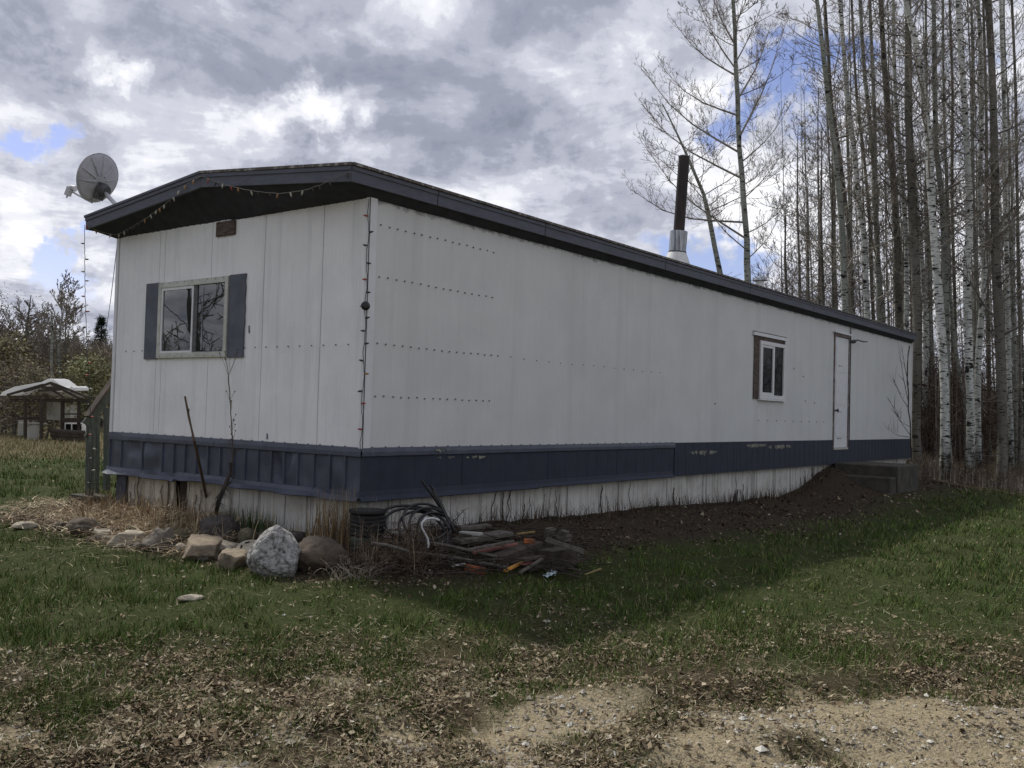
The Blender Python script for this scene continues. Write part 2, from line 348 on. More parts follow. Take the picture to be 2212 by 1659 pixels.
# the sandy track runs past the place in a straight band
def zones(x, y):
    a, l = depth_lat(x, y)
    n1 = fbm(x*1.1, y*1.1, 11, 5); n2 = fbm(x*2.7+9, y*2.7, 21, 4)
    edge = 4.12+.27*l+(n1-.5)*2.6+(n2-.5)*1.6
    sand = (1-sstep(-.35, .35, a-edge))*(.10+.90*sstep(.36, .58, n2*.7+n1*.3))
    litter = (1-sstep(.1, 2.0, a-(edge+.2)+(n2-.5)*1.8))*(1-sand*.75)
    nearwall = (y < .6)*sstep(-1.5-(n1-.5)*1.6-.35*sstep(2, 5, x), -.85, y)*sstep(-.75, -.2, x+(n2-.5)*.5)*(x < 17)
    bed = sstep(-1.15, -.8, x+(n2-.5)*.2)*(x < .2)*sstep(-.75, -.3, y)*(1-sstep(4.0, 4.8, y+(n2-.5)))
    soil = np.clip(np.maximum(nearwall, bed), 0, 1)
    grove = sstep(13.5, 16.5, x+(n1-.5)*2)*sstep(-3.2, -1.6, y+(n1-.5)*1.5+(x-16)*.12)
    dry = sstep(9.8, 13.5, y+(n1-.5)*3)*(x < 14)
    soil = np.maximum(soil, grove*.7)
    grass = np.clip(1-sand*.97-litter*.35-soil*.93, .02, 1)*(.30+1.05*sstep(.36, .64, n1*.5+n2*.5))
    return dict(sand=sand, litter=litter, soil=soil, dry=np.maximum(dry, grove*.6), grass=np.clip(grass, 0, 1), n1=n1, n2=n2)
def gz(x, y):
    x = np.asarray(x, float); y = np.asarray(y, float)
    z = gz0(x, y)
    r = np.hypot(x-CAM[0], y-CAM[1]); near = 1-sstep(16, 30, r)
    z = z + near*((fbm(x*1.3, y*1.3, 31, 3)-.5)*.07 + (fbm(x*5, y*5, 41, 3)-.5)*.05+(fbm(x*17, y*17, 45, 2)-.5)*.012)
    a, l = depth_lat(x, y); ph = a-.42*l                        # wheel ruts along the track
    for c, dep in ((3.35, .045), (4.15, .03), (2.3, .05)):
        w = ph-c+(fbm(l*.8, a*.3, 51, 2)-.5)*.35
        z = z - dep*np.exp(-(w/.13)**2) + dep*.35*np.exp(-((w-.24)/.1)**2)
    return z
def gp(u, v, lift=0.0):                                        # where the sight line of a picture point meets the ground
    d = ray(u, v); T = np.concatenate([np.arange(1.5, 14, .1), np.arange(14, 70, .5)])
    P = CAM+d*T[:, None]; below = P[:, 2] <= gz(P[:, 0], P[:, 1])+lift; i = int(np.argmax(below)) if below.any() else len(T)-1
    T = np.linspace(T[max(0, i-1)], T[i], 40); P = CAM+d*T[:, None]; below = P[:, 2] <= gz(P[:, 0], P[:, 1])+lift; i = int(np.argmax(below)) if below.any() else 39
    return P[i]

def build_ground():
    nr, na = 330, 640
    rr = np.concatenate([[.05], .6*(1.0185)**np.arange(250)]); rr = np.concatenate([rr, rr[-1]*1.09**np.arange(1, 38)])
    nr = len(rr); ang = np.linspace(0, 2*math.pi, na, endpoint=False)
    Rr, A = np.meshgrid(rr, ang, indexing='ij')
    X = CAM[0]+Rr*np.cos(A); Y = CAM[1]+Rr*np.sin(A)
    Z = gz(X, Y)
    co = np.stack([X, Y, Z], -1).reshape(-1, 3)
    i = np.arange(nr-1)[:, None]*na; j = np.arange(na)[None, :]; j2 = (j+1) % na
    q = np.stack([i+j, i+na+j, i+na+j2, i+j2], -1).reshape(-1, 4)
    z = zones(X.ravel(), Y.ravel())
    sand = np.array([.33, .275, .18]); green = np.array([.045, .056, .018]); litter = np.array([.066, .051, .031]); soil = np.array([.058, .044, .030]); dry = np.array([.20, .17, .09])  # litter tone is kept dark to paint in the shadows between leaves
    w = lambda k: z[k][:, None]
    c = green*np.ones((len(co), 1)); c = c*(.8+.4*w('n2'))
    c = c*(1-w('litter'))+litter*w('litter'); c = c*(1-w('dry')*.8)+dry*w('dry')*.8
    c = c*(1-w('soil'))+soil*w('soil'); s_ = w('sand')*(.75+.25*w('n2')); c = c*(1-s_)+sand*s_
    me = bpy.data.meshes.new('ground')
    me.vertices.add(len(co)); me.vertices.foreach_set('co', co.ravel())
    me.loops.add(q.size); me.loops.foreach_set('vertex_index', q.ravel())
    me.polygons.add(len(q)); me.polygons.foreach_set('loop_start', np.arange(0, q.size, 4)); me.polygons.foreach_set('loop_total', np.full(len(q), 4))
    me.polygons.foreach_set('use_smooth', np.ones(len(q), bool))
    me.update(); me.validate()
    at_ = me.color_attributes.new('col', 'FLOAT_COLOR', 'POINT'); at_.data.foreach_set('color', np.concatenate([c, np.ones((len(c), 1))], 1).ravel())
    m = mat('ground_earth', (0, 0, 0), .95, var=.35, scale=42, attr='col', bump=1.0, bscale=75, spec=.1, detail=10)
    me.materials.append(m)
    o = bpy.data.objects.new('ground', me); COL.objects.link(o); tag(o, 'uneven lawn and bare earth running down to a sandy track', kind='structure')
    return o
build_ground()

def mesh_from_tris(name, V, colr, material, label=None, kind='stuff', parent=None, nv=3, cat=None):
    # V: (n, nv, 3) one polygon each, colr: (n, 3)
    n = len(V); me = bpy.data.meshes.new(name)
    me.vertices.add(n*nv); me.vertices.foreach_set('co', V.reshape(-1).astype(np.float32))
    me.loops.add(n*nv); me.loops.foreach_set('vertex_index', np.arange(n*nv, dtype=np.int32))
    me.polygons.add(n); me.polygons.foreach_set('loop_start', np.arange(0, n*nv, nv, dtype=np.int32)); me.polygons.foreach_set('loop_total', np.full(n, nv, dtype=np.int32))
    me.update()
    if colr is not None:
        a = me.color_attributes.new('col', 'FLOAT_COLOR', 'POINT')
        c = np.repeat(np.concatenate([colr, np.ones((n, 1))], 1), nv, axis=0); a.data.foreach_set('color', c.ravel().astype(np.float32))
    me.materials.append(material)
    o = bpy.data.objects.new(name, me); COL.objects.link(o)
    if parent is not None:
        o.parent = parent; o.location = -np.array(parent['_o'])
    return tag(o, label, cat, None, kind)

# ------------------------------------------------------------------ the mobile home
W, LN, ZT = 3.66, 15.41, 1.957
ROOFX0, EYN, EYF = -.295, -.102, W+.102
ZE0, ZE1, ZR = 2.022, 2.152, 2.344                          # eave bottom, eave top, ridge top
home = empty('mobile_home', (0, 0, -.8), 'long white mobile home with navy blue lower band, stained skirting and low dark roof', 'mobile home')
def roofz(y): return ZE1+(ZR-ZE1)*(1-abs(y-W/2)/(W/2+.102))

def siding(face, a0, a1, z0, z1, off, m, name='siding_panel', pitch=.098, dep=.005, back=.02, dents=0, gap=.003):
    # a ribbed sheet; face: 'end' (plane x, looks to -x) or 'side' (plane y, looks to -y)
    mb = MB(); pr = [(a0+gap, -back), (a0+gap+.001, 0)] if gap > 0 else [(a0, 0)]
    k = math.ceil((a0+.03)/pitch)
    while k*pitch < a1-.03:
        c = k*pitch; pr += [(c-.013, 0), (c-.004, -dep), (c+.004, -dep), (c+.013, 0)]; k += 1
    pr += [(a1-gap-.001, 0), (a1-gap, -back)] if gap > 0 else [(a1, 0)]
    nz = 2 if not dents else 9
    zs = np.linspace(z0, z1, nz)
    P = lambda a, d, z: (off-d if face == 'end' else a, a if face == 'end' else off-d, z)
    base = len(mb.v)
    for z in zs:
        for a, d in pr:
            if dents and d > -back+.001:
                d += dents*(float(vnoise(a*3.3, z*5, 5))-.5)+dents*.6*(float(vnoise(a*9, z*8, 6))-.5)
            mb.v.append(P(a, d, z))
    n = len(pr)
    for i in range(nz-1):
        for j in range(n-1):
            q = (base+i*n+j, base+i*n+j+1, base+(i+1)*n+j+1, base+(i+1)*n+j)
            mb.f.append(q if face == 'side' else q[::-1])
    return mb.build(name, m, home)
# end wall sheets
for a0, a1 in ((0.0, .532), (.532, 1.284), (1.284, 2.052), (2.052, 2.806), (2.806, 2.894), (2.894, W)):
    siding('end', a0, a1, -.02, ZT+.03, 0.0, white_end, dents=.004)
# long wall sheets, broken round the door
xs = [0.0, 1.22, 2.44, 3.66, 4.88, 6.1, 7.3, 8.52, 9.62, 10.68]
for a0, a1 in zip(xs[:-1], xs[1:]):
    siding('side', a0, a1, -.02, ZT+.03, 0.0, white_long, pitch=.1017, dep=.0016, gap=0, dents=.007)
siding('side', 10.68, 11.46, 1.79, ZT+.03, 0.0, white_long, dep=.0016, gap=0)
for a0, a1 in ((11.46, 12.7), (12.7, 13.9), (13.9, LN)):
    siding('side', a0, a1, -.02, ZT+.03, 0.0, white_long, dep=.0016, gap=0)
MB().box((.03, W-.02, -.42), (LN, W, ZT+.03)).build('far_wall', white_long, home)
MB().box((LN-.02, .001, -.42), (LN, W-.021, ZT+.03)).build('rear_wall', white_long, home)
MB().box((.06, .09, -.36), (LN-.05, W-.06, -.30)).build('floor_deck', dark_m, home)
# corner trims
MB().box((-.010, -.009, -.0), (.075, -.001, ZT+.02)).box((-.011, -.009, 0), (-.001, .03, ZT+.02)).build('corner_trim', trim_white, home)
MB().box((-.010, W-.035, -.0), (-.001, W+.01, ZT+.02)).build('corner_trim', trim_white, home)
MB().box((LN-.04, -.008, -.0), (LN+.008, -.001, ZT+.02)).build('corner_trim', trim_white, home)
# lower band on the end wall: dented ribbed panels between battens
ribs = [3.655, 3.44, 3.06, 2.72, 2.53, 2.35, 2.17, 1.99, 1.81, 1.62, 1.45, 1.27, 1.09, .92, .75, .55, .36, .18, 0.0]
def dented(y0, y1, z0, z1, amp, seed):
    mb = MB(); ny, nz = 7, 8; P = []
    for i in range(nz+1):
        for j in range(ny+1):
            y = y0+(y1-y0)*j/ny; z = z0+(z1-z0)*i/nz
            e = math.sin(math.pi*j/ny)**.5*math.sin(math.pi*(i+.3)/(nz+.6))
            d = amp*e*(float(fbm(y*4+seed, z*5, seed, 3))-.42)*2
            mb.v.append((0.004+d, y, z))
    n = ny+1
    for i in range(nz):
        for j in range(ny): mb.f.append((i*n+j, (i+1)*n+j, (i+1)*n+j+1, i*n+j+1))
    mb.build('belt_panel', navy, home, smooth=True)
for k, (y1, y0) in enumerate(zip(ribs[:-1], ribs[1:])):
    dented(y0+.006, y1-.006, -.37, -.05, .022+.05*(k in (1, 2, 12, 13)), k)
    MB().prism([(-.012, y1-.007, -.36), (-.012, y1+.007, -.36), (.01, y1+.012, -.36), (.01, y1-.012, -.36)], (0, 0, .31)).build('belt_batten', navy, home)
def flange(p0, p1, outv, z1, z0, proud, wob, name, m, seg=.12, drop=0.0, kick=0.0):
    # bent metal strip along p0-p1: hangs from z1 to z0 and kicks outwards at its foot
    p0 = np.array(p0, float); p1 = np.array(p1, float); L_ = np.linalg.norm(p1-p0); n = max(2, int(L_/seg)); mb = MB(); o = np.array(outv, float)
    for i in range(n+1):
        p = p0+(p1-p0)*i/n; w = wob*(float(fbm(i*.55+p0[0]*3+p0[1], z1*9, 77, 3))-.5)*2; w2 = wob*(float(fbm(i*.8+p0[0], z1*9+5, 79, 3))-.5)*2
        for d, z in ((.003, z1+.004), (proud*.6+abs(w)*.3, z1), (proud+w*.7, (z0+z1)/2+w2*.3), (proud+kick+w, z0+drop*i/n+w2), (proud+kick+w-.006, z0-.006+w2+drop*i/n), (proud*.4, z0+.012+w2*.5)):
            mb.v.append(tuple(p+o*d+np.array([0, 0, z])))
    for i in range(n):
        for j in range(5): mb.f.append((i*6+j, (i+1)*6+j, (i+1)*6+j+1, i*6+j+1))
    return mb.build(name, m, home, smooth=False)
for a, b in ((0.0, .75), (.75, 1.9), (1.9, 3.1), (3.1, W+.01)):
    flange((0, b, 0), (0, a, 0), (-1, 0, 0), .004, -.062, .016, .004 if a < 3 else .012, 'belt_flashing', navy)
for a, b, dz in ((0.0, 1.62, 0), (1.625, 2.46, .012), (2.465, W+.03, -.004)):
    flange((0, b, 0), (0, a, 0), (-1, 0, 0), -.34+dz, -.405+dz, .014, .017, 'belt_drip_edge', navy, kick=.045)
# lower band along the long wall
for a, b in ((0.0, 1.2), (1.2, 2.5), (2.5, 3.8), (3.8, 5.12)):
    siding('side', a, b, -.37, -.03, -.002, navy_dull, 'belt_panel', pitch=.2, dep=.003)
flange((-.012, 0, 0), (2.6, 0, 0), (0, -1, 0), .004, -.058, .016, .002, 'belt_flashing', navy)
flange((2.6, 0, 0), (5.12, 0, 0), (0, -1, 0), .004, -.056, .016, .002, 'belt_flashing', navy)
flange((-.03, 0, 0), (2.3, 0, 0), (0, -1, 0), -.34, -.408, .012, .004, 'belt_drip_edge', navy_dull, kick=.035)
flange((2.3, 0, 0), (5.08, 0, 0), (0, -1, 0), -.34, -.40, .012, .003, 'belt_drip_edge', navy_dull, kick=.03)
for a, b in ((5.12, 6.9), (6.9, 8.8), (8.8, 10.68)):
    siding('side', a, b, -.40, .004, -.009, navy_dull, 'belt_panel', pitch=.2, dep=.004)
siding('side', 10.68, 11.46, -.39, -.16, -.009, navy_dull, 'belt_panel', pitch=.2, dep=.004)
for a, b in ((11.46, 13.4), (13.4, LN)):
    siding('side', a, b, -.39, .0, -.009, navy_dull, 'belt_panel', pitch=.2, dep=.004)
# skirting sheets below the band (recessed)
sx = [.09, .42, .78, 1.15, 1.49, 1.86, 2.17, 2.58, 2.97, 3.34, 3.71, 4.07, 4.4, 4.7, 5.1, 5.47, 5.86, 6.22, 6.6, 6.97, 7.35, 7.77, 8.14, 8.46, 8.79, 9.13, 9.5, 9.85, 10.2, 10.55, 10.95, 11.35, 11.75, 12.15, 12.55, 12.95, 13.35, 13.75, 14.15, 14.55, 15.0, LN-.03]
for k, (a, b) in enumerate(zip(sx[:-1], sx[1:])):
    siding('side', a, b, -1.25, -.35, .075+rnd.uniform(-.004, .004), skirt_m, 'skirting_panel', pitch=.11, dep=.006)
sy = [.09, .38, .67, .99, 1.32, 1.62, 1.93, 2.2, 2.42]
for a, b in zip(sy[:-1], sy[1:]):
    siding('end', a, b, -1.25, -.35, .075+rnd.uniform(-.004, .004), skirt_m if a < 1.9 else skirt_y, 'skirting_panel', pitch=.11, dep=.006)
siding('end', 2.44, 2.60, -1.2, -.36, .12, dark_wood, 'skirting_panel', pitch=.11)  # dark set-back sheet stands in for the shade inside an open gap
for a, b in ((2.62, 2.95), (2.95, 3.42)):
    siding('end', a, b, -1.25, -.35, .075, skirt_y, 'skirting_panel', pitch=.11, dep=.006)
siding('end', 3.44, 3.62, -1.25, -.38, .06, foam_m, 'skirting_board', pitch=.3)
MB().box((.1, W-.1, -1.25), (LN-.05, W-.08, -.40)).box((LN-.1, .1, -1.25), (LN-.08, W-.12, -.4)).build('skirting_back', skirt_m, home)
# roof
mb = MB()
for ya, yb, za, zb in ((EYN, W/2, ZE1, ZR), (W/2, EYF, ZR, ZE1)):
    mb.prism([(ROOFX0+.01, ya, za-.03), (ROOFX0+.01, yb, zb-.03), (ROOFX0+.01, yb, zb+.006), (ROOFX0+.01, ya, za+.006)], (LN-ROOFX0-.06, 0, 0))
roof = mb.build('roof', roof_m, home)
# drip edges proud of the fascia
def lip(p0, p1, mt, nm='roof_edge_trim', w=.02, t=.022): MB().bar(p0, p1, w, t).build(nm, mt, home)
lip((ROOFX0-.008, EYN-.01, ZE1), (ROOFX0-.008, W/2, ZR), rust_m); lip((ROOFX0-.008, W/2, ZR), (ROOFX0-.008, EYF+.01, ZE1), slate_paint)
n = 6
for k in range(n):
    a = ROOFX0+(LN-.1-ROOFX0)*k/n; b = ROOFX0+(LN-.1-ROOFX0)*(k+1)/n-.01
    lip((a, EYN-.012, ZE1+.002), (b, EYN-.012, ZE1+.002), rust_m)
lip((ROOFX0, EYF+.012, ZE1), (LN-.1, EYF+.012, ZE1), rust_m)
def fascia_end(ya, yb, za, zb):
    h = .118
    MB().prism([(ROOFX0, ya, za-h-.012), (ROOFX0, yb, zb-h-.012), (ROOFX0, yb, zb-.012), (ROOFX0, ya, za-.012)], (.024, 0, 0)).build('fascia_board', slate_paint, home)
    MB().prism([(ROOFX0-.010, ya, za-.045), (ROOFX0-.010, yb, zb-.045), (ROOFX0-.010, yb, zb-.014), (ROOFX0-.010, ya, za-.014)], (.0095, 0, 0)).build('fascia_strip', slate_paint, home)
fascia_end(EYN+.001, W/2-.002, ZE1, ZR); fascia_end(W/2+.002, EYF-.001, ZR, ZE1)
jx = [ROOFX0+.002, float(ony(946.8, 435, EYN)[0]), float(ony(1178.5, 501, EYN)[0])]
st = jx[2]-jx[1]
while jx[-1]+st < LN-1: jx.append(jx[-1]+2.4)
jx.append(LN-.1)
for a, b in zip(jx[:-1], jx[1:]):
    MB().box((a, EYN, ZE0), (b-.012, EYN+.024, ZE1-.012)).build('fascia_board', slate_paint, home)
    MB().box((a, EYN-.009, ZE1-.044), (b-.012, EYN-.0005, ZE1-.014)).build('fascia_strip', slate_paint, home)
MB().box((ROOFX0+.03, EYF-.024, ZE0), (LN-.1, EYF, ZE1-.012)).build('fascia_board', slate_paint, home)
MB().prism([(LN-.08, EYN+.03, ZE0), (LN-.08, EYF-.03, ZE0), (LN-.08, EYF-.03, ZE1-.012), (LN-.08, W/2, ZR-.012), (LN-.08, EYN+.03, ZE1-.012)], (.024, 0, 0)).build('fascia_board', slate_paint, home)
# soffits
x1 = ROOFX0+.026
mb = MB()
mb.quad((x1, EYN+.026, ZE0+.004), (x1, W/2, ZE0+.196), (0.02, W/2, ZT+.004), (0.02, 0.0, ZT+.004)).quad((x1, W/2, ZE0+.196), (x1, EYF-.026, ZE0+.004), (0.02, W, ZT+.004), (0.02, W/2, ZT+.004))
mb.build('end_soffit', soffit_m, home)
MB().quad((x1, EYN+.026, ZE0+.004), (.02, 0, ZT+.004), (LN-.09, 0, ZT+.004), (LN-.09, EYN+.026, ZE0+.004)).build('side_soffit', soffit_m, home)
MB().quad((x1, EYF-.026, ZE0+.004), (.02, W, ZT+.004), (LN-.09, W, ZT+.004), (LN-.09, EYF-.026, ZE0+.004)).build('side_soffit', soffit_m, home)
# end window with shutters
YA, YB, ZA, ZB = 1.757, 2.852, .738, 1.465
win = MB().box((-.030, YA, ZA), (-.004, YA+.045, ZB)).box((-.030, YB-.045, ZA), (-.004, YB, ZB)).box((-.030, YA+.045, ZB-.055), (-.004, YB-.045, ZB)).box((-.030, YA+.045, ZA), (-.004, YB-.045, ZA+.05)).build('window', alu_m, home, bevel=.003)
win['_o'] = [0, 0, -.8]; win['label'] = 'sliding window on the end wall with greenish metal frame and dark panes'
ym = 2.285
def sub(mb, name, m, par, **k): return mb.build(name, m, par, **k)
sub(MB().box((-.022, ym, ZA+.05), (-.006, ym+.022, ZB-.055)).box((-.022, YB-.045-.024, ZA+.05), (-.006, YB-.045, ZB-.055)).box((-.022, ym+.022, ZB-.08), (-.006, YB-.069, ZB-.055)).box((-.022, ym+.022, ZA+.05), (-.006, YB-.069, ZA+.068)), 'sash', trim_white, win)
sub(MB().box((-.016, YA+.045, ZA+.05), (-.006, ym-.001, ZA+.06)).box((-.016, ym-.055, ZA+.061), (-.006, ym-.001, ZB-.056)), 'sash', mount_m, win)
sub(MB().quad((-.012, YB-.069, ZA+.068), (-.012, ym+.022, ZA+.068), (-.012, ym+.022, ZB-.08), (-.012, YB-.069, ZB-.08)), 'pane', glassm, win)
sub(MB().quad((-.008, ym-.055, ZA+.06), (-.008, YA+.045, ZA+.06), (-.008, YA+.045, ZB-.055), (-.008, ym-.055, ZB-.055)), 'pane', glassm, win)
sub(MB().box((-.013, 2.145, ZA+.07), (-.0085, 2.152, ZB-.08)), 'curtain_edge', galv, win)
mb = MB()
for k in range(9):
    for z in (ZA+.012, ZB-.018): mb.box((-.034, YA+.06+k*.12, z), (-.029, YA+.068+k*.12, z+.008))
mb.build('frame_screw', mount_m, win, smooth=False)['kind'] = 'stuff'
for ya, yb in ((1.522, 1.75), (2.86, 3.085)):
    mb = MB(); n = 12; q = [(-.014, ya, ZA-.004)]
    q = [(-.016, yb, ZA-.006), (-.016, yb, ZB+.006)] + [(-.016, ya+(rnd.random()-.5)*.012*(ya < 2), ZB+.006-(ZB-ZA+.012)*i/n) for i in range(n+1)]
    mb.prism(q, (.012, 0, 0)); s_ = mb.build('shutter', shutter_m, home)
# gable vent board, hook, marks
MB().box((-.022, 1.70, 1.832), (-.003, 1.98, 1.966)).build('vent_board', brown_wood, home, bevel=.006)
MB().lathe([(.001, -.02), (.034, -.018), (.036, 0), (.02, .012), (.001, .014)], 14, (-.045, -.035, 1.109), (-.45, -.9, 0)).tube([(-.03, .02, 1.109), (-.03, -.03, 1.109)], .008).build('black_hook', black_pl, home)
for (u, v, ln) in ((538, 711, .07), (577, 942, .05), (1300, 740, .02)):
    if u < 700:
        p = onx(u, v, -.004); MB().prism([(-.006, p[1]-.01, p[2]-ln/2), (-.006, p[1]+.004, p[2]-ln/2), (-.006, p[1]+.008, p[2]+ln/2), (-.006, p[1]-.004, p[2]+ln*.4)], (.004, 0, 0)).build('scuff_mark', shutter_m, home)
# screws
mb = MB()
def screw_side(x, z, r=.0055): mb.prism([(x+r*math.cos(w), -.011, z+r*1.25*math.sin(w)) for w in np.linspace(0, 2*math.pi, 7)[:-1]], (0, .009, 0))
for z in (1.771, 1.357, .412):
    for k in range(16): screw_side(.12+k*.0955+rnd.uniform(-.006, .006), z+rnd.uniform(-.004, .004))
for k in range(17): screw_side(.12+k*.096, .826+rnd.uniform(-.004, .004))
for k in range(15): screw_side(1.85+k*.205, .826+rnd.uniform(-.007, .007), .0036)
for k in range(34): screw_side(.1+k*.15, .010, .005)
for k in range(9): screw_side(7.6+k*.33, .30, .006)
for (x, z) in ((8.9, 1.1), (9.3, 1.0), (9.8, .6), (6.2, .5), (9.4, .62)): screw_side(x, z, .008)
mb.build('screw_row', mount_m, home)['kind'] = 'stuff'
mb = MB()
for k in range(23):
    for z in (.816, .010): mb.prism([(-.010, .19+k*.147+.006*math.cos(w), z+.0055*math.sin(w)) for w in np.linspace(0, 2*math.pi, 7)[:-1]], (.008, 0, 0))
mb.build('screw_row', mount_m, home)['kind'] = 'stuff'
# paint worn off the lower band
def worn(x0, x1, zc, h, seed, off=-.0135):
    r = random.Random(seed); n = int((x1-x0)/.014); mb = MB(); k = 0
    while k < n:
        m_ = r.randint(2, 7)
        if r.random() < .8:
            q0 = []; q1 = []
            for j in range(m_+1):
                x = x0+(k+j)*.014; e = math.sin(math.pi*min(1, (k+j)/n))**.5
                q0.append((x, off, zc+h*e*r.uniform(.1, .5))); q1.append((x, off, zc-h*e*r.uniform(.15, 1.0)))
            mb.prism(q0+q1[::-1], (0, .004, 0))
        k += m_
    mb.build('worn_paint_patch', pale_scuff, home)
worn(.82, 1.02, -.02, .030, 1, -.0235); worn(.86, 1.10, -.085, .022, 2, -.008); worn(1.24, 1.52, -.09, .024, 3, -.008)
worn(5.5, 6.3, -.12, .05, 4); worn(7.2, 7.9, -.05, .05, 5); worn(7.9, 8.9, -.075, .055, 6)
# side window with board where a shutter was
w2 = MB().box((7.58, -.035, .61), (7.64, -.004, 1.43)).box((8.44, -.035, .61), (8.50, -.004, 1.43)).box((7.64, -.035, 1.375), (8.44, -.004, 1.43)).box((7.64, -.035, .61), (8.44, -.004, .665)).build('window', vinyl_m, home, bevel=.004)
w2['_o'] = [0, 0, -.8]; w2['label'] = 'white framed sliding window on the long wall beside bare brown boards'
xm = 8.06
MB().box((xm-.03, -.030, .665), (xm+.03, -.006, 1.375)).build('mullion', vinyl_m, w2)
MB().box((7.64, -.026, .665), (7.675, -.006, 1.375)).box((7.675, -.026, 1.34), (xm-.03, -.006, 1.375)).box((7.675, -.026, .665), (xm-.03, -.006, .70)).build('sash', vinyl_m, w2)
MB().quad((7.675, -.014, .70), (xm-.03, -.014, .70), (xm-.03, -.014, 1.34), (7.675, -.014, 1.34)).build('pane', glass_side, w2)
MB().quad((xm+.03, -.012, .665), (8.44, -.012, .665), (8.44, -.012, 1.375), (xm+.03, -.012, 1.375)).build('pane', glass_side, w2)
MB().box((7.40, -.012, .60), (7.58, -.003, 1.50)).build('bare_board', brown_wood, home)
MB().box((7.58, -.012, 1.432), (8.52, -.003, 1.49)).build('bare_board', brown_wood, home)
MB().box((7.36, -.030, 1.49), (8.56, -.004, 1.535)).build('window_header', trim_white, home)
MB().box((7.36, -.024, 1.537), (8.56, -.004, 1.549)).build('header_flashing', rust_m, home)
MB().box((7.56, -.05, .585), (8.52, -.004, .608)).build('window_ledge', vinyl_m, home)
# door, set back in the wall
dr = MB().box((10.72, .004, -.125), (11.43, .05, 1.745)).build('door', trim_white, home)
dr['_o'] = [0, 0, -.8]; dr['label'] = 'narrow white door in dark rusty frame above the concrete steps'
for z0, z1 in ((.05, .50), (.60, 1.05), (1.15, 1.62)):
    MB().box((10.82, -.001, z0), (11.32, .0035, z1)).build('door_panel', trim_white, dr)
MB().lathe([(.012, 0), (.014, .03), (.028, .045), (.028, .06), (.005, .07)], 12, (10.78, .003, .50), (0, -1, 0)).build('door_handle', mount_m, dr, smooth=True)
mb = MB()
for z in (1.25, .47, .02): mb.box((10.93, -.006, z), (11.0, -.0015, z+.014)).box((11.06, -.006, z), (11.09, -.0015, z+.014))
mb.build('door_bolt', mount_m, dr)
red_frame = mat('door_frame_rusty', (.15, .11, .10), .7, var=.5, scale=14, col2=(.30, .28, .26), thr=(.48, .62))
fr = MB().box((10.68, -.018, -.16), (10.715, .08, 1.79)).box((11.435, -.012, -.16), (11.455, .08, 1.79)).box((10.715, -.018, 1.752), (11.425, .08, 1.79)).build('door_frame', red_frame, home)
MB().box((10.715, -.02, -.16), (11.425, .07, -.13)).build('door_sill', alu_m, home)
MB().box((10.62, -.05, 1.80), (11.46, -.012, 1.825)).build('drip_cap', trim_white, home)
MB().tube([(11.55, -.01, 1.72), (11.58, -.10, 1.74), (11.75, -.16, 1.72), (11.95, -.15, 1.74)], .012).lathe([(.01, 0), (.035, .03), (.03, .08), (.01, .1)], 10, (11.5, -.012, 1.70), (0, -1, .2)).build('wall_lamp_bracket', mount_m, home)
MB().tube([(11.46, -.02, 1.95), (11.47, -.02, 1.5), (11.465, -.02, .7), (11.47, -.02, -.12)], .010, 5).build('door_cable', black_pl, home)

# flue pipe and roof vents
def on_roof(u, v):
    d = ray(u, v); best = None
    for y in np.linspace(0, 3.0, 600):
        p = ony(u, v, y)
        if p[2] >= roofz(y)-.02 : best = p; break
    return best
pb = ony(1463, 556, .62); Dp = (pb-CAM)@_F; k = Dp/FPX
zb = roofz(pb[1]); top = atd(1478, 338, Dp); mid = atd(1466.5, 500, Dp); m2 = atd(1463, 545, Dp)
pipe = MB().tube([mid-(top-mid)*.08, mid+(top-mid)*.5, top], [12*k, 12*k, 12*k], 18).build('flue_pipe', steel_dark, home, smooth=False)
pipe['_o'] = [0, 0, -.8]; pipe['label'] = 'tall rusty brown flue pipe leaning slightly on the roof'
MB().tube([top-(top-mid)*.012, top+(top-mid)*.004], [12.6*k, 12.6*k], 18).build('rim', mount_m, pipe)
MB().tube([m2, mid], [18.5*k, 19*k], 24).build('collar', galv, pipe)
ax = (mid-m2)/np.linalg.norm(mid-m2); fl = m2.copy(); mb = MB()
mb.tube([m2-ax*(m2[2]-zb+.02), m2-ax*31*k, m2-ax*29*k, m2-ax*14*k, m2+ax*2*k], [29*k, 29*k, 31*k, 25*k, 18*k], 24).build('flashing_cone', white_metal, pipe)
MB().tube([m2-ax*1.2*k, m2+ax*1.5*k], [19.6*k, 19.6*k], 24).build('storm_ring', mount_m, pipe)
MB().tube([m2-ax*31.5*k, m2-ax*29.5*k], [31.6*k, 31.6*k], 24).build('cone_ring', mount_m, pipe)
pv = ony(1641, 613, .62); kv = ((pv-CAM)@_F)/FPX; v1 = atd(1641, 600, (pv-CAM)@_F)
vent = MB().tube([pv-(v1-pv)*3, pv+(v1-pv)*.45], [9*kv, 9*kv], 14).build('roof_vent', white_metal, home)
vent['_o'] = [0, 0, -.8]
MB().tube([pv+(v1-pv)*.35, pv+(v1-pv)*.55, pv+(v1-pv)*.95, pv+(v1-pv)*1.08], [9.5*kv, 16*kv, 15*kv, 4*kv], 16).build('vent_cap', galv, vent)

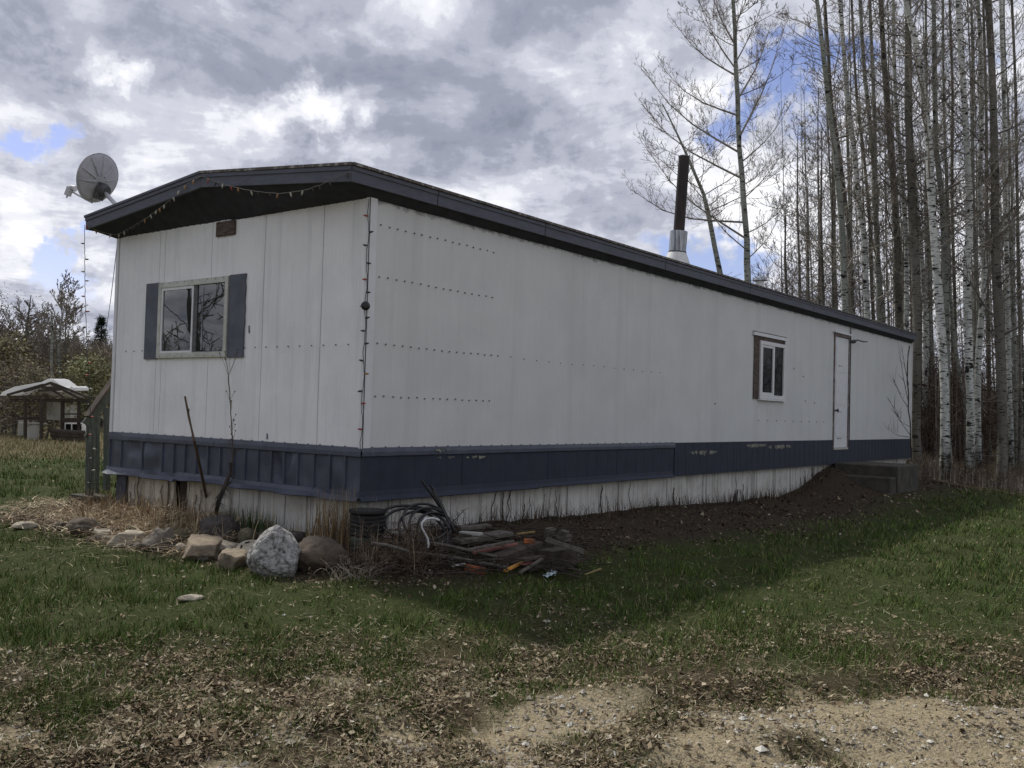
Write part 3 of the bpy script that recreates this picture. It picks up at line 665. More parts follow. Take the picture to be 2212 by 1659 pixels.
# ------------------------------------------------------------------ satellite dish on the far corner of the roof
ft = onx(252, 448, -.05); c0 = onx(215, 392, .0)
dish = empty('satellite_dish', tuple(ft), 'grey satellite dish seen from behind on the far roof corner', 'satellite dish')
nh = math.radians(112); nn = np.array([math.cos(nh)*.93, math.sin(nh)*.93, .36]); nn /= np.linalg.norm(nn)
rt = np.cross(nn, [0, 0, 1]); rt /= np.linalg.norm(rt); up_ = np.cross(rt, nn)
mb = MB(); NR, NA = 8, 40; RW, RH = .290, .258
def dp(s, w, back=0):
    # egg outline, fuller at the top
    r = 1+.10*math.sin(w+.35)
    a, b = RW*s*r*math.cos(w)*(1+.06*math.sin(w)), RH*s*r*math.sin(w)
    tw = -.12; a, b = a*math.cos(tw)-b*math.sin(tw), a*math.sin(tw)+b*math.cos(tw)
    return c0+rt*a+up_*b+nn*(.055*s*s-back)
for sft, flip in ((0, 0), (.008, 1)):
    base = len(mb.v)
    for i in range(NR+1):
        for j in range(NA): mb.v.append(tuple(dp(i/NR if i else .001, 2*math.pi*j/NA, sft)))
    for i in range(NR):
        for j in range(NA):
            q = (base+i*NA+j, base+i*NA+(j+1) % NA, base+(i+1)*NA+(j+1) % NA, base+(i+1)*NA+j); mb.f.append(q[::-1] if flip else q)
b0, b1 = NR*NA, (NR+1)*NA+NR*NA
for j in range(NA): mb.f.append((b0+j, b0+(j+1) % NA, b1+(j+1) % NA, b1+j))
mb.build('reflector', dish_m, dish, smooth=True)
mb = MB(); mb.tube([dp(1, w, .004) for w in np.linspace(0, 2*math.pi, 41)], .007, 5, False); mb.build('rim', dish_m, dish)
for w in (1.15, 1.75, 2.35, 2.95, 3.5, .5):
    MB().tube([dp(.25, w, .014), dp(.6, w, .016), dp(.93, w, .012)], [.009, .008, .004], 5).build('rib', dish_m, dish)
hub = dp(.40, -1.15, .02)
MB().bar(hub+up_*.09-nn*.02, hub-up_*.09-nn*.02, .11, .04, nn).lathe([(.06, -.09), (.066, -.05), (.066, 0), (.03, .01)], 14, hub+up_*.02, nn).build('mount_bracket', mount_m, dish)
MB().tube([ft-np.array([0, 0, .25]), ft+(hub-ft)*.3-nn*.05, hub-nn*.08], .022, 10).build('mast', dish_m, dish, smooth=True)
lnb = onx(148, 412, .0)+nn*.12
lnb = CAM+(lnb-CAM)
arm0 = dp(.92, -1.35, .02)
dl = ray(149, 413); lnb = CAM+dl*(np.linalg.norm(c0-CAM)+.12)
MB().tube([hub-up_*.06-nn*.03, arm0-nn*.01-up_*.02, lnb+up_*.01], .010, 6).build('feed_arm', dish_m, dish)
MB().bar(lnb+up_*.05, lnb-up_*.05, .055, .055, nn).tube([lnb+up_*.045-rt*.0, lnb+up_*.05-nn*.07], [.026, .034], 10).tube([lnb-up_*.05, lnb-up_*.075], [.012, .01], 6).build('receiver', dish_m, dish, bevel=.006)

# ------------------------------------------------------------------ light strings
cord_m = mat('light_cord', (.035, .05, .045), .6, var=.3, scale=30)
cord_l = mat('light_cord_dusty', (.20, .19, .16), .7, var=.3, scale=30)
bulb_cols = {'red': mat('bulb_red', (.28, .06, .045), .35, var=.2), 'white': mat('bulb_clear', (.38, .37, .31), .3, var=.2), 'amber': mat('bulb_amber', (.30, .16, .06), .3, var=.2), 'dark': mat('bulb_dark', (.05, .04, .035), .4, var=.2)}
bulb_me = {}
def bulb(par, p, d, c):
    if c not in bulb_me:
        mb = MB().lathe([(.006, 0), (.0065, .010), (.009, .016), (.0075, .026), (.002, .042)], 8)
        o = mb.build('bulb', bulb_cols[c], None, smooth=True); bulb_me[c] = o.data; bpy.data.objects.remove(o)
    o = bpy.data.objects.new('bulb', bulb_me[c]); COL.objects.link(o); o.parent = par
    o.location = Vector(tuple(p))-Vector(tuple(par['_o'])); o.rotation_euler = Vector(tuple(d)).to_track_quat('Z', 'Y').to_euler()
def resample(pts, step, jit=0.0):
    pts = [np.array(p, float) for p in pts]; out = [pts[0]]; 
    for a, b in zip(pts[:-1], pts[1:]):
        L_ = np.linalg.norm(b-a); n = max(1, int(L_/step))
        for i in range(1, n+1): out.append(a+(b-a)*i/n+np.array([rnd.uniform(-jit, jit) for _ in range(3)]))
    return out
def light_string(name, pts, label, side, cm, spacing=.14, hang=False, cols=('red', 'white', 'dark', 'amber', 'white', 'dark'), rad=.0035):
    P = resample(pts, .03, .0025)
    t = empty(name, tuple(P[-1]), label, 'light string', 'old christmas light strings on the mobile home')
    MB().tube(P, rad, 4).build('cord', cm, t)
    acc = 0; s = 1
    for a, b in zip(P[:-1], P[1:]):
        acc += np.linalg.norm(b-a)
        if acc > spacing*rnd.choice((.55, .8, 1.0, 1.5, 2.1)):
            acc = 0; s = -s
            d = np.array([rnd.uniform(-.3, .3), rnd.uniform(-.3, .3), -1]) if hang else np.array(side, float)*s+np.array([0, 0, rnd.uniform(-.2, .25)])
            bulb(t, b, d, rnd.choice(cols))
def swag(a, b, sag, n=10): a, b = np.array(a), np.array(b); return [a+(b-a)*i/n-np.array([0, 0, sag*4*(i/n)*(1-i/n)]) for i in range(n+1)]
XF = ROOFX0-.022
q = lambda u, v: onx(u, v, XF)
light_string('string_lights', swag(q(436, 380), q(600, 418), .03)+swag(q(600, 418), q(742, 376), .035)[1:]+[q(757, 372)], 'string of small coloured bulbs sagging below the gable on its right half', (0, 1, 0), cord_l, .11, True)
light_string('string_lights', [q(436, 381), q(405, 396), q(375, 425)]+swag(q(375, 425), onx(252, 507, -.12), .03)[1:]+swag(onx(252, 507, -.12), q(186, 486), .02)[1:], 'string of bulbs looped under the left slope of the gable end', (0, 1, 0), cord_l, .12, True)
light_string('string_lights', [(-.025, -.012+.012*math.sin(k*1.7), 1.95-k*.1) for k in range(20)]+[(-.04, -.02, .0)], 'dark string of bulbs running down the near wall corner', (.35, -.9, 0), cord_m, .115, cols=('dark', 'dark', 'red', 'dark', 'amber'))
pl = [(183, 486), (183, 560), (184, 640), (187, 720), (190, 790), (193, 860), (199, 940), (200, 990), (195, 1050)]
light_string('string_lights', [onx(u, v, XF) for u, v in pl], 'string of bulbs hanging free from the far left roof corner to the ground', (.5, -.8, 0), cord_m, .13, cols=('dark', 'red', 'white', 'dark', 'red'))
# thin line from the wall top to the yard behind
a = np.array([-.005, W+.01, 1.90]); b = atd(222, 722, 22)
tag(MB().tube([a+(b-a)*t-np.array([0, 0, .35*4*t*(1-t)]) for t in np.linspace(0, 1, 14)], .004, 4).build('service_line', cord_m, loc=tuple(a)), 'thin slack line running from the left wall corner down to the yard behind', 'cable')

# ------------------------------------------------------------------ concrete steps, porch at the far end
st = empty('concrete_steps', (11.35, -.5, -.9), 'weathered concrete steps with a broad landing below the side door', 'steps')
MB().box((10.74, -1.045, -1.1), (11.99, -.02, -.378)).build('landing', concrete, st, bevel=.015)
MB().box((10.42, -1.02, -1.1), (10.735, -.04, -.555)).build('tread', concrete, st, bevel=.015)
porch = empty('porch_stair', (.9, 4.2, -.8), 'greenish weathered wooden stair with handrail behind the left wall corner', 'stair')
def pp(u, v, y): return ony(u, v, y)
YP = 4.25
def post(u0, v0, u1, v1, y, w): MB().bar(pp(u1, v1, y)-np.array([0, 0, .1]), pp(u0, v0, y), w, w, (1, 0, 0)).build('post', green_wood, porch)
post(196, 902, 194, 1060, 4.25, .065); post(211, 900, 210, 1062, 4.40, .035); post(232, 880, 231, 1040, 4.60, .055)
MB().bar(pp(186, 918, 4.22), pp(262, 812, 4.22), .03, .10).build('handrail', green_wood, porch)
MB().bar(pp(188, 900, 4.16), pp(262, 796, 4.16), .10, .03).build('handrail', dark_wood, porch)
MB().bar(pp(186, 945, 4.26), pp(212, 905, 4.26), .03, .05).build('brace', green_wood, porch)
a = pp(185, 1066, 4.15); a[2] = float(gz(a[0], a[1]))+.05
MB().box((a[0]-.02, 4.0, a[2]-.1), (a[0]+.22, 4.45, a[2]+.0)).build('tread', concrete, porch)
MB().box((1.0, W+.03, -.40), (2.4, 4.8, -.30)).build('deck', green_wood, porch)

# ------------------------------------------------------------------ stones round the flower bed
def stone_mat(name, c, c2, b=.5, sc_=12): return mat(name, c, .9, var=.25, scale=sc_, col2=c2, thr=(.45, .62), bump=b*1.6, bscale=28)
S = {'brown': stone_mat('stone_brown', (.115, .092, .068), (.07, .058, .045)), 'tan': stone_mat('stone_tan', (.25, .205, .145), (.14, .112, .085)), 'grey': stone_mat('stone_grey', (.20, .175, .145), (.11, .095, .08)),
     'white': stone_mat('stone_white_speckled', (.37, .362, .345), (.085, .083, .08), 1.0, 60), 'dark': stone_mat('stone_dark', (.085, .075, .066), (.05, .044, .04)), 'pale': stone_mat('stone_pale', (.40, .36, .28), (.26, .22, .17)), 'moss': stone_mat('stone_olive', (.13, .115, .07), (.07, .06, .04))}
def stone(name, u0, u1, vt, vb, m, label, seed, flat=1.0, depth=1.0, cat='rock', top=0.0, ang=0.0):
    # size from its outline in the photograph, at the place where its foot meets the ground
    p = gp((u0+u1)/2, vb-2, 0.0); k = ((p-CAM)@_F)/FPX
    w = (u1-u0)*k/2*1.07; h = (vb-vt)*k*.98
    r = random.Random(seed)
    import bmesh
    bm = bmesh.new(); bmesh.ops.create_icosphere(bm, subdivisions=4, radius=1)
    planes = []
    for _ in range(11 if name == 'flagstone' or top else 7):
        d = Vector((r.gauss(0, 1), r.gauss(0, 1), r.gauss(0, 1)*.8)).normalized(); planes.append((d, r.uniform(.50, .86) if name == 'flagstone' else r.uniform(.66, .93)))
    if name == 'flagstone': planes += [(Vector((.05, -.08, 1)).normalized(), .42), (Vector((0, .05, -1)).normalized(), .4)]
    view = math.atan2(p[1]-CAM[1], p[0]-CAM[0])
    for v in bm.verts:
        c = v.co
        for d, t in planes:
            e = c.dot(d)-t
            if e > 0: c -= d*e*.95
    cc = np.array([v.co for v in bm.verts]); n_ = fbm(cc[:, 0]*2.2+seed, cc[:, 1]*2.2+cc[:, 2]*1.7, seed, 4)-.5; n2_ = fbm(cc[:, 0]*7+cc[:, 2]*6+seed, cc[:, 1]*7-cc[:, 2]*5, seed+9, 3)-.5
    for v, k_ in zip(bm.verts, 1+.30*n_+.16*n2_):
        c = v.co*float(k_)
        v.co = c
    xs_ = [v.co.x for v in bm.verts]; zs_ = [v.co.z for v in bm.verts]; ys_ = [v.co.y for v in bm.verts]
    mxx, mnx, mxz, mnz, mxy, mny = max(xs_), min(xs_), max(zs_), min(zs_), max(ys_), min(ys_)
    d = max(.35*w, min(w*1.0, h*1.3))*depth
    for v in bm.verts:
        x = ((v.co.x-mnx)/(mxx-mnx)*2-1)*w; y = ((v.co.y-mny)/(mxy-mny)*2-1)*d; z = (v.co.z-mnz)/(mxz-mnz)*(h*1.30)-h*.20
        if top: hh_ = max(0, min(1, z/h)); kx = 1.08-top*1.75*max(0, hh_-.12)**1.15; x = x*kx-w*.10*hh_; y *= 1-top*1.2*hh_
        v.co = Vector((x, y, z))
    me = bpy.data.meshes.new(name); bm.to_mesh(me); bm.free(); me.materials.append(m)
    for pl_ in me.polygons: pl_.use_smooth = (flat < .5)
    me.polygons.foreach_set('use_smooth', [True]*len(me.polygons))
    o = bpy.data.objects.new(name, me); COL.objects.link(o)
    o.location = Vector(tuple(p+np.array([math.cos(view), math.sin(view), 0])*d*.8)); o.location.z = p[2]
    o.rotation_euler = (0, 0, view-math.pi/2+ang)
    return tag(o, label, cat, 'stones edging the flower bed')
g_ = lambda x, y: ((150+x*.3617)*.72, (1400+y*.3617)*.72)
def st2(name, x0, x1, yt, yb, m, label, seed, **k):
    u0, vt = g_(x0, yt); u1, vb = g_(x1, yb); return stone(name, u0, u1, vt, vb, S[m], label, seed, **k)
st2('boulder', 1640, 2110, 535, 925, 'white', 'big pointed white and grey speckled boulder at the front of the bed', 3, top=.33)
st2('boulder', 2015, 2440, 618, 905, 'brown', 'large rounded brown boulder just right of the pointed white one', 4, depth=.9)
st2('boulder', 1255, 1580, 440, 635, 'dark', 'broad dark brown rock lying closest to the white skirting', 5)
st2('boulder', 780, 1010, 532, 705, 'grey', 'upright grey rock at the middle of the row with light top', 6, top=.2)
st2('rock', 925, 1040, 530, 690, 'grey', 'small grey rock leaning on the right of the upright grey one', 7, top=.2)
st2('rock', 1000, 1180, 540, 640, 'moss', 'low dull rock behind the bleached twigs', 8)
st2('flagstone', 500, 800, 562, 662, 'pale', 'flat pale layered slab left of the upright grey rock', 9)
st2('flagstone', 370, 500, 536, 608, 'pale', 'small thin pale slab at the left of the layered one', 10)
st2('rock', 475, 580, 520, 560, 'grey', 'small grey stone lying above the thin pale slab', 11)
st2('boulder', 155, 440, 448, 580, 'brown', 'leftmost big brown rock, low with a slanted top', 12)
st2('flagstone', 1100, 1430, 636, 788, 'tan', 'large flat tan slab with twigs lying over its edge', 13, depth=1.5)
st2('rock', 1345, 1585, 640, 735, 'pale', 'smooth oval beige stone on top of the tan slabs', 14)
st2('flagstone', 1395, 1672, 732, 872, 'tan', 'blocky tan slab touching the pointed white boulder', 15, depth=1.2)
st2('rock', 1560, 1715, 530, 655, 'moss', 'olive stone with dark cracks behind the pale disc', 16)
st2('rock', 1565, 1690, 465, 530, 'grey', 'small grey stone next to the green sprouts', 17)
st2('rock', 1900, 2110, 560, 660, 'dark', 'dark stone tucked between the two largest boulders', 18)
st2('rock', 740, 850, 550, 600, 'tan', 'small tan stone behind the flat layered slab', 19)
st2('rock', 1440, 1570, 585, 640, 'brown', 'flat brown stone under the broad dark rock', 20)
st2('flagstone', 620, 800, 510, 560, 'moss', 'dark thin slab half buried in dead stalks', 21)
st2('rock', 2040, 2190, 750, 850, 'brown', 'small brown rock at the foot of the rounded boulder', 22)
st2('rock', 1225, 1330, 745, 800, 'dark', 'small dark stone under the front edge of the tan slabs', 23)
st2('flagstone', 640, 720, 385, 440, 'pale', 'small pale slab among the dead stalks near the left corner', 24)
stone('rock', 28, 82, 1131, 1146, S['pale'], 'flat whitish stone in the grass at the far left of the bed', 25)
stone('rock', 385, 440, 1289, 1301, S['pale'], 'flat tan stone sunk into the lawn before the slabs', 26)
st2('rock', 30, 110, 470, 520, 'grey', 'small grey rock left of the leftmost big brown rock', 31)
st2('rock', 300, 380, 590, 630, 'brown', 'low brown stone in the grass below the leftmost big rock', 32)
st2('flagstone', 430, 560, 590, 640, 'tan', 'thin tan slab under the flat layered slab', 33)
st2('rock', 690, 770, 640, 690, 'grey', 'small grey stone at the left foot of the upright grey rock', 34)
st2('rock', 1040, 1130, 650, 720, 'pale', 'small pale stone left of the large flat tan slab', 35)
st2('rock', 1180, 1270, 560, 625, 'moss', 'mossy stone left of the broad dark rock', 36)
st2('rock', 1700, 1790, 560, 640, 'brown', 'brown stone peeking out left behind the pointed white boulder', 37)
# pale disc with holes
p = gp(534, 1203); k = ((p-CAM)@_F)/FPX
dsc = empty('garden_disc', tuple(p+np.array([.1, .1, .04])), 'round whitish disc with dark slots leaning behind the pointed boulder', 'disc', 'stones edging the flower bed')
ax = np.array([-.35, -.3, .9]); ax /= np.linalg.norm(ax); o_ = np.array(dsc['_o'])
MB().lathe([(.10, -.012), (.108, 0), (.104, .012), (.06, .016), (.001, .017)], 24, o_, ax).build('plate', S['pale'], dsc)
a1 = np.cross(ax, [0, 0, 1]); a1 /= np.linalg.norm(a1); a2 = np.cross(ax, a1)
for w in (0, 1.05, 2.1, 3.14, 4.2, 5.24):
    c = o_+ax*.0175+.065*(math.cos(w)*a1+math.sin(w)*a2); t_ = -math.sin(w)*a1+math.cos(w)*a2
    MB().bar(c-t_*.018, c+t_*.018, .012, .006, ax).build('slot', dark_m, dsc)

# ------------------------------------------------------------------ tub, hose coil, cable by the corner
pb_ = np.array([-.10, -.19, 0]); pb_[2] = float(gz(pb_[0], pb_[1]))
tub = empty('garden_tub', tuple(pb_), 'black ridged plastic tub standing at the near wall corner', 'tub')
R0 = .137
prof = [(R0*.86, -.02), (R0*.90, .08), (R0*.91, .11)]
MB().lathe(prof, 28, pb_).build('lower_rim', green_pl, tub, smooth=True)
prof = [(R0*.92, .111)]
for i in range(5): z = .12+i*.032; prof += [(R0*.93, z), (R0*1.0, z+.006), (R0*1.0, z+.018), (R0*.93, z+.026)]
prof += [(R0*1.05, .290), (R0*1.05, .308), (R0*.93, .306), (R0*.86, .26), (R0*.8, .18), (.01, .17)]
MB().lathe(prof, 32, pb_).build('tub_body', black_pl, tub)
t3 = lambda x, y: ((850+x*.4747)*.72, (1250+y*.4747)*.72)
def w3(x, y, yy): return ony(*t3(x, y), yy)
hz = empty('hose_coil', (1.0, -.4, -.85), 'tangled coil of black pipe standing against the skirting', 'hose')
hc = w3(850, 690, -.42)
for i in range(6):
    r = .235-.016*i; c = hc+np.array([.03*i-.02, -.02*i+.03, -.03*(i % 3)+.02]); pts = []
    tilt = .55+.10*i; yw = rnd.uniform(-.5, .1)
    for w in np.linspace(-.2, math.pi*2-.5+rnd.uniform(-.4, .4), 34):
        x, z = r*math.cos(w)*1.15, r*math.sin(w)
        pts.append(c+np.array([x*math.cos(yw), x*math.sin(yw)+z*math.cos(tilt)*.6, z*math.sin(tilt)]))
    MB().tube(pts, .011, 7).build('hose_loop', black_pl, hz, smooth=True)
for (x0, y0, x1, y1, yy) in ((875, 405, 1035, 650, -.45), (930, 430, 1040, 640, -.40), (945, 470, 1030, 640, -.5)):
    a, b = w3(x0, y0, yy+.08), w3(x1, y1, yy); MB().tube([a, (a+b)/2+np.array([0, 0, .012]), b, b+(b-a)*.25], .009, 6).build('hose_end', black_pl, hz)
pts = [w3(x, y, -.75) for x, y in ((985, 655), (945, 640), (900, 645), (876, 672), (875, 700), (893, 735), (912, 770), (918, 800), (915, 830))]
tag(MB().tube(resample(pts, .02), .0075, 6).build('cable', vinyl_m, loc=tuple(pts[-1]), smooth=True), 'short white cable curling out of the black pipe coil', 'cable')

# ------------------------------------------------------------------ scrap wood heap
G1 = 'scrap timber heaped on bare soil'
def board(x0, y0, h0, x1, y1, h1, w, t, m, label, name='scrap_board', rnd_=False, roll=0.0):
    a, b = gp(*t3(x0, y0), h0), gp(*t3(x1, y1), h1); d = (b-a)/np.linalg.norm(b-a)
    up = np.array([0, 0, 1.])
    if roll: up = np.array([0, 0, 1.])*math.cos(roll)+np.cross(d, [0, 0, 1.])*math.sin(roll)
    if rnd_: mb = MB().tube([a, a+(b-a)*.4+np.array([0, 0, .01]), b], [t, t*.95, t*.8], 7)
    else: mb = MB().bar(a, b, w, t, up)
    o = mb.build(name, m, loc=tuple((a+b)/2), bevel=.003 if not rnd_ else 0)
    return tag(o, label, 'board' if 'board' in name or 'plank' in name or 'strip' in name else name.split('_')[-1], G1)
board(790, 775, .10, 1350, 885, .13, 0, .014, grey_wood, 'long thin grey pole crossing the upper part of the scrap heap', 'wood_pole', True)
board(830, 862, .08, 1405, 952, .05, 0, .016, grey_wood, 'long grey pole lying in front along the scrap heap', 'wood_pole', True)
board(1085, 788, .10, 1415, 735, .13, .17, .035, grey_wood, 'wide flat grey plank at the back of the scrap heap', 'scrap_plank')
board(1170, 800, .06, 1430, 770, .07, .12, .06, dark_wood, 'dark damp plank under the wide flat grey one', 'scrap_plank')
board(1180, 842, .16, 1455, 788, .17, .030, .022, grey_wood, 'thin light lath resting above the dark timber', 'scrap_board')
board(1205, 860, .12, 1475, 805, .13, .035, .022, mat('reddish_wood', (.20, .09, .07), .8, var=.3), 'thin reddish lath beside the light one', 'scrap_board')
board(1240, 880, .10, 1500, 800, .10, .05, .03, dark_wood, 'thin dark lath below the reddish lath', 'scrap_board')
board(1340, 930, .06, 1600, 832, .10, .13, .12, dark_wood, 'thick squared dark beam at the middle of the heap', 'timber_beam')
board(1655, 905, .08, 1805, 875, .09, .15, .14, dark_wood, 'short chunky timber block at the right of the heap', 'timber_block')
board(1668, 778, .26, 1892, 852, .20, .055, .04, grey_wood, 'pale plank end sticking out at the right of the heap', 'scrap_plank')
board(1520, 785, .17, 1590, 790, .17, .06, .035, orange_m, 'short orange painted block on top of the beam', 'timber_block')
board(1400, 975, .05, 1510, 922, .08, .030, .02, mat('orange_yellow_paint', (.55, .26, .05), .7, var=.35, scale=25, col2=(.25, .17, .07)), 'orange and yellow painted strip lying at the front of the heap', 'wood_strip')
board(1508, 935, .09, 1562, 918, .09, .045, .012, pink_m, 'small pink painted piece next to the orange strip', 'wood_strip')
board(1488, 990, .03, 1640, 897, .14, .030, .018, grey_wood, 'grey lath propped slanting at the front right of the heap', 'scrap_board')
board(1540, 975, .03, 1640, 940, .05, .05, .02, dark_wood, 'dark stub beside the slanting grey lath', 'scrap_board')
board(1160, 955, .04, 1265, 975, .02, .08, .05, mat('orange_faded_block', (.33, .10, .04), .8, var=.4, scale=25, col2=(.12, .06, .035)), 'faded orange block low at the front of the heap', 'timber_block')
board(885, 985, .02, 1010, 992, .02, .02, .015, grey_wood, 'short grey stick in the grass edge left of the orange block', 'wood_stick')
board(1475, 742, .13, 1588, 728, .13, .018, .015, yellow_m, 'small yellow stick at the back right of the heap', 'wood_stick')
board(1065, 945, .05, 1150, 930, .06, .04, .008, mat('pale_shard', (.42, .42, .38), .7), 'pale flat splinter near the front pole', 'wood_shard')
board(1110, 705, .12, 1300, 690, .12, .10, .03, grey_wood, 'short broken plank nearest the skirting', 'scrap_plank')
board(1120, 735, .12, 1250, 745, .14, .06, .03, mat('pale_shard', (.42, .42, .38)), 'broken whitish plank end on the heap', 'scrap_plank')
board(1290, 700, .12, 1500, 765, .14, 0, .012, dark_wood, 'dark stick slanting over the back planks', 'wood_stick', True)
board(1330, 945, .03, 1480, 900, .05, .05, .02, dark_wood, 'narrow dark board below the thick beam', 'scrap_board')
board(1500, 905, .12, 1640, 885, .12, .06, .02, dark_wood, 'dark board between the beam and the timber block', 'scrap_board')
board(1700, 940, .04, 1880, 905, .05, .09, .03, dark_wood, 'dark plank under the right end of the heap', 'scrap_plank')
board(1905, 1000, .0, 2010, 960, .02, .02, .012, mat('yellowed_stick', (.24, .19, .08), .8, var=.3), 'yellowed stick in the grass right of the blue scrap', 'wood_stick')
board(1670, 735, .04, 1700, 745, .04, .10, .10, S['grey'], 'rough pale lump of rubble behind the right plank', 'rubble_lump')
board(1750, 742, .06, 1805, 765, .06, .09, .08, S['grey'], 'second pale rubble lump close to the skirting', 'rubble_lump')
board(560, 800, .25, 790, 850, .16, 0, .013, grey_wood, 'crooked bare branch behind the twigs by the tub', 'wood_stick', True)
# more sticks joined as debris
mb = MB(); r = random.Random(5)
for _ in range(460):
    x, y = r.uniform(560, 1900), r.uniform(690, 1000); a = gp(*t3(x, y), r.uniform(0, .14)); th = r.uniform(0, 6.28); L_ = r.uniform(.05, .34)
    b = a+np.array([math.cos(th)*L_, math.sin(th)*L_, r.uniform(-.03, .05)]); mb.tube([a, (a+b)/2+np.array([0, 0, r.uniform(0, .02)]), b], r.uniform(.002, .006), 3, False)
tag(mb.build('wood_debris', dark_wood), 'splinters and small twigs scattered through the scrap heap', kind='stuff')
a = gp(*t3(1682, 1018), .01); mb = MB(); n = 6
P = [[a+np.array([(i-3)*.020+(j-2)*.008, (j-2)*.018, .012+.03*abs(math.sin(i*1.9+j*2.3))*(.3+i/6)]) for j in range(5)] for i in range(7)]
for i in range(6):
    for j in range(4): mb.quad(P[i][j], P[i+1][j], P[i+1][j+1], P[i][j+1])
tag(mb.build('litter_scrap', mat('pale_blue_wrapper', (.42, .56, .60), .5, var=.25, scale=60, col2=(.62, .66, .66)), loc=tuple(a)), 'crumpled pale blue wrapper in the grass before the scrap heap', 'litter')

# ------------------------------------------------------------------ plants: dead stalks, dry grass, twigs, sprouts
stalk_m = mat('dead_stalk', (.10, .07, .045), .85, var=.35, scale=25)
straw_m = mat('dry_straw', (0, 0, 0), .8, var=.2, scale=30, attr='col', spec=.15)
bark_dark = mat('dark_twig', (.05, .04, .034), .9, var=.3, scale=20)
pale_twig = mat('bleached_twig', (.30, .26, .20), .8, var=.3, scale=20)
zz_ = lambda x, y: (x*.3744, 756+y*.3744)
a = gp(*zz_(1215, 955)); b = onx(*zz_(1067, 268), -.42); c = onx(*zz_(1120, 520), -.44)
t = empty('leaning_stick', tuple(a), 'tall bare dark stick leaning left in front of the end wall', 'stick')
MB().tube([a-np.array([0, 0, .03]), a+(c-a)*.55, c, c+(b-c)*.5+np.array([0, .006, 0]), b], [.014, .013, .011, .010, .008], 8).build('stem', stalk_m, t)
MB().tube([c+(b-c)*.66, c+(b-c)*.66+np.array([-.01, -.03, .02]), c+(b-c)*.66+np.array([-.01, -.035, -.04])], .004, 4).build('snag', stalk_m, t)
# tall weed
P = [onx(*zz_(x, y), -.12) for x, y in ((1340, 660), (1340, 520), (1333, 400), (1325, 250), (1318, 150))]
P = [gp(*zz_(1290, 940))] + P
t = empty('dry_weed', tuple(P[0]), 'tall thin dry weed reaching up to the window corner', 'weed')
MB().tube(resample(P, .05, .003), .0045, 5).build('stem', stalk_m, t)
mb = MB(); tp = P[-1]; r = random.Random(2)
for k in range(26):
    i = r.randint(2, 5); a = P[i]+(P[i-1]-P[i])*r.random()*(i < 5); d = np.array([0, r.uniform(-1, 1), r.uniform(.5, 1.6)]); d = d/np.linalg.norm(d)*r.uniform(.04, .11 if i < 5 else .26)
    e = a+d+np.array([0, 0, .01]); mb.tube([a, a+d*.5+np.array([0, -.006, .01]), e], .0016, 3, False); mb.lathe([(.001, -.004), (.006, 0), (.005, .007), (.001, .010)], 5, e)
mb.build('seed_head', stalk_m, t)['kind'] = 'stuff'
# shaggy dried plant
P = [gp(*zz_(1240, 960)), onx(*zz_(1265, 860), -.4), onx(*zz_(1295, 790), -.35), onx(*zz_(1330, 700), -.3), onx(*zz_(1333, 650), -.3)]
t = empty('dried_plant', tuple(P[0]), 'shaggy dark brown dried plant bent against the skirting', 'plant')
MB().tube(P, [.016, .02, .018, .012, .006], 6).build('stem', bark_dark, t)
mb = MB(); r = random.Random(4)
for k in range(160):
    i = r.randint(0, 3); a = P[i]+(P[i+1]-P[i])*r.random(); w_ = .05 if i < 3 else .03
    b = a+np.array([r.uniform(-w_, w_), r.uniform(-w_, w_)*1.4, -r.uniform(.01, .09)]); c_ = a+np.array([r.uniform(-.012, .012), r.uniform(-.012, .012), .01]); mb.poly([a, c_, b]); 
mb.build('leaves', bark_dark, t)['kind'] = 'stuff'

def blades(name, n, centre_fn, hmin, hmax, wdt, lean, cols, label, seed, droop=.5, seg=3, cat=None, group=None, kind='stuff'):
    rs = np.random.RandomState(seed); V = []; Cc = []
    for i in range(n):
        x, y, z = centre_fn(rs); h = rs.uniform(hmin, hmax); th = rs.uniform(0, 6.283); ln = rs.uniform(0, lean)*h; dx, dy = math.cos(th)*ln, math.sin(th)*ln
        px, py = -math.sin(th+rs.uniform(-1, 1)), math.cos(th); w = wdt*rs.uniform(.6, 1.3)
        c = np.array(cols[rs.randint(len(cols))])*rs.uniform(.7, 1.3); prev = None
        for s in range(seg+1):
            f = s/seg; zz = z+h*(f-droop*f*f*(ln/h)); cx, cy = x+dx*f**1.5, y+dy*f**1.5; ww = w*(1-f*.9)
            cur = ((cx-px*ww, cy-py*ww, zz), (cx+px*ww, cy+py*ww, zz))
            if prev: V.append((prev[0], prev[1], cur[1], cur[0])); Cc.append(c)
            prev = cur
    o = mesh_from_tris(name, np.array(V), np.array(Cc), straw_m, label, kind, nv=4)
    if cat: o['category'] = cat
    if group: o['group'] = group
    return o
def around(x, y, sx, sy):
    def f(rs): a, b = x+rs.normal()*sx, y+rs.normal()*sy; return a, b, float(gz(a, b))-.01
    return f
STRAW = [(.26, .19, .10), (.20, .13, .07), (.15, .09, .05), (.34, .28, .17)]
blades('dry_grass_clump', 330, around(-.13, .13, .07, .11), .15, .50, .004, .35, STRAW, 'upright clump of dry straw coloured grass left of the tub', 11, cat='grass clump', kind='thing')
blades('matted_dead_grass', 1900, around(-.33, 2.25, .17, .55), .14, .46, .0050, 2.6, [(.24, .17, .10), (.33, .25, .15), (.16, .105, .06), (.42, .34, .22)], 'matted reddish brown dead grass heaped against the end wall', 12, droop=1.0, seg=5)
blades('thin_dead_grass', 260, around(-.2, 3.3, .2, .3), .10, .32, .004, .9, STRAW, 'thin dead grass at the left corner of the end wall', 13)
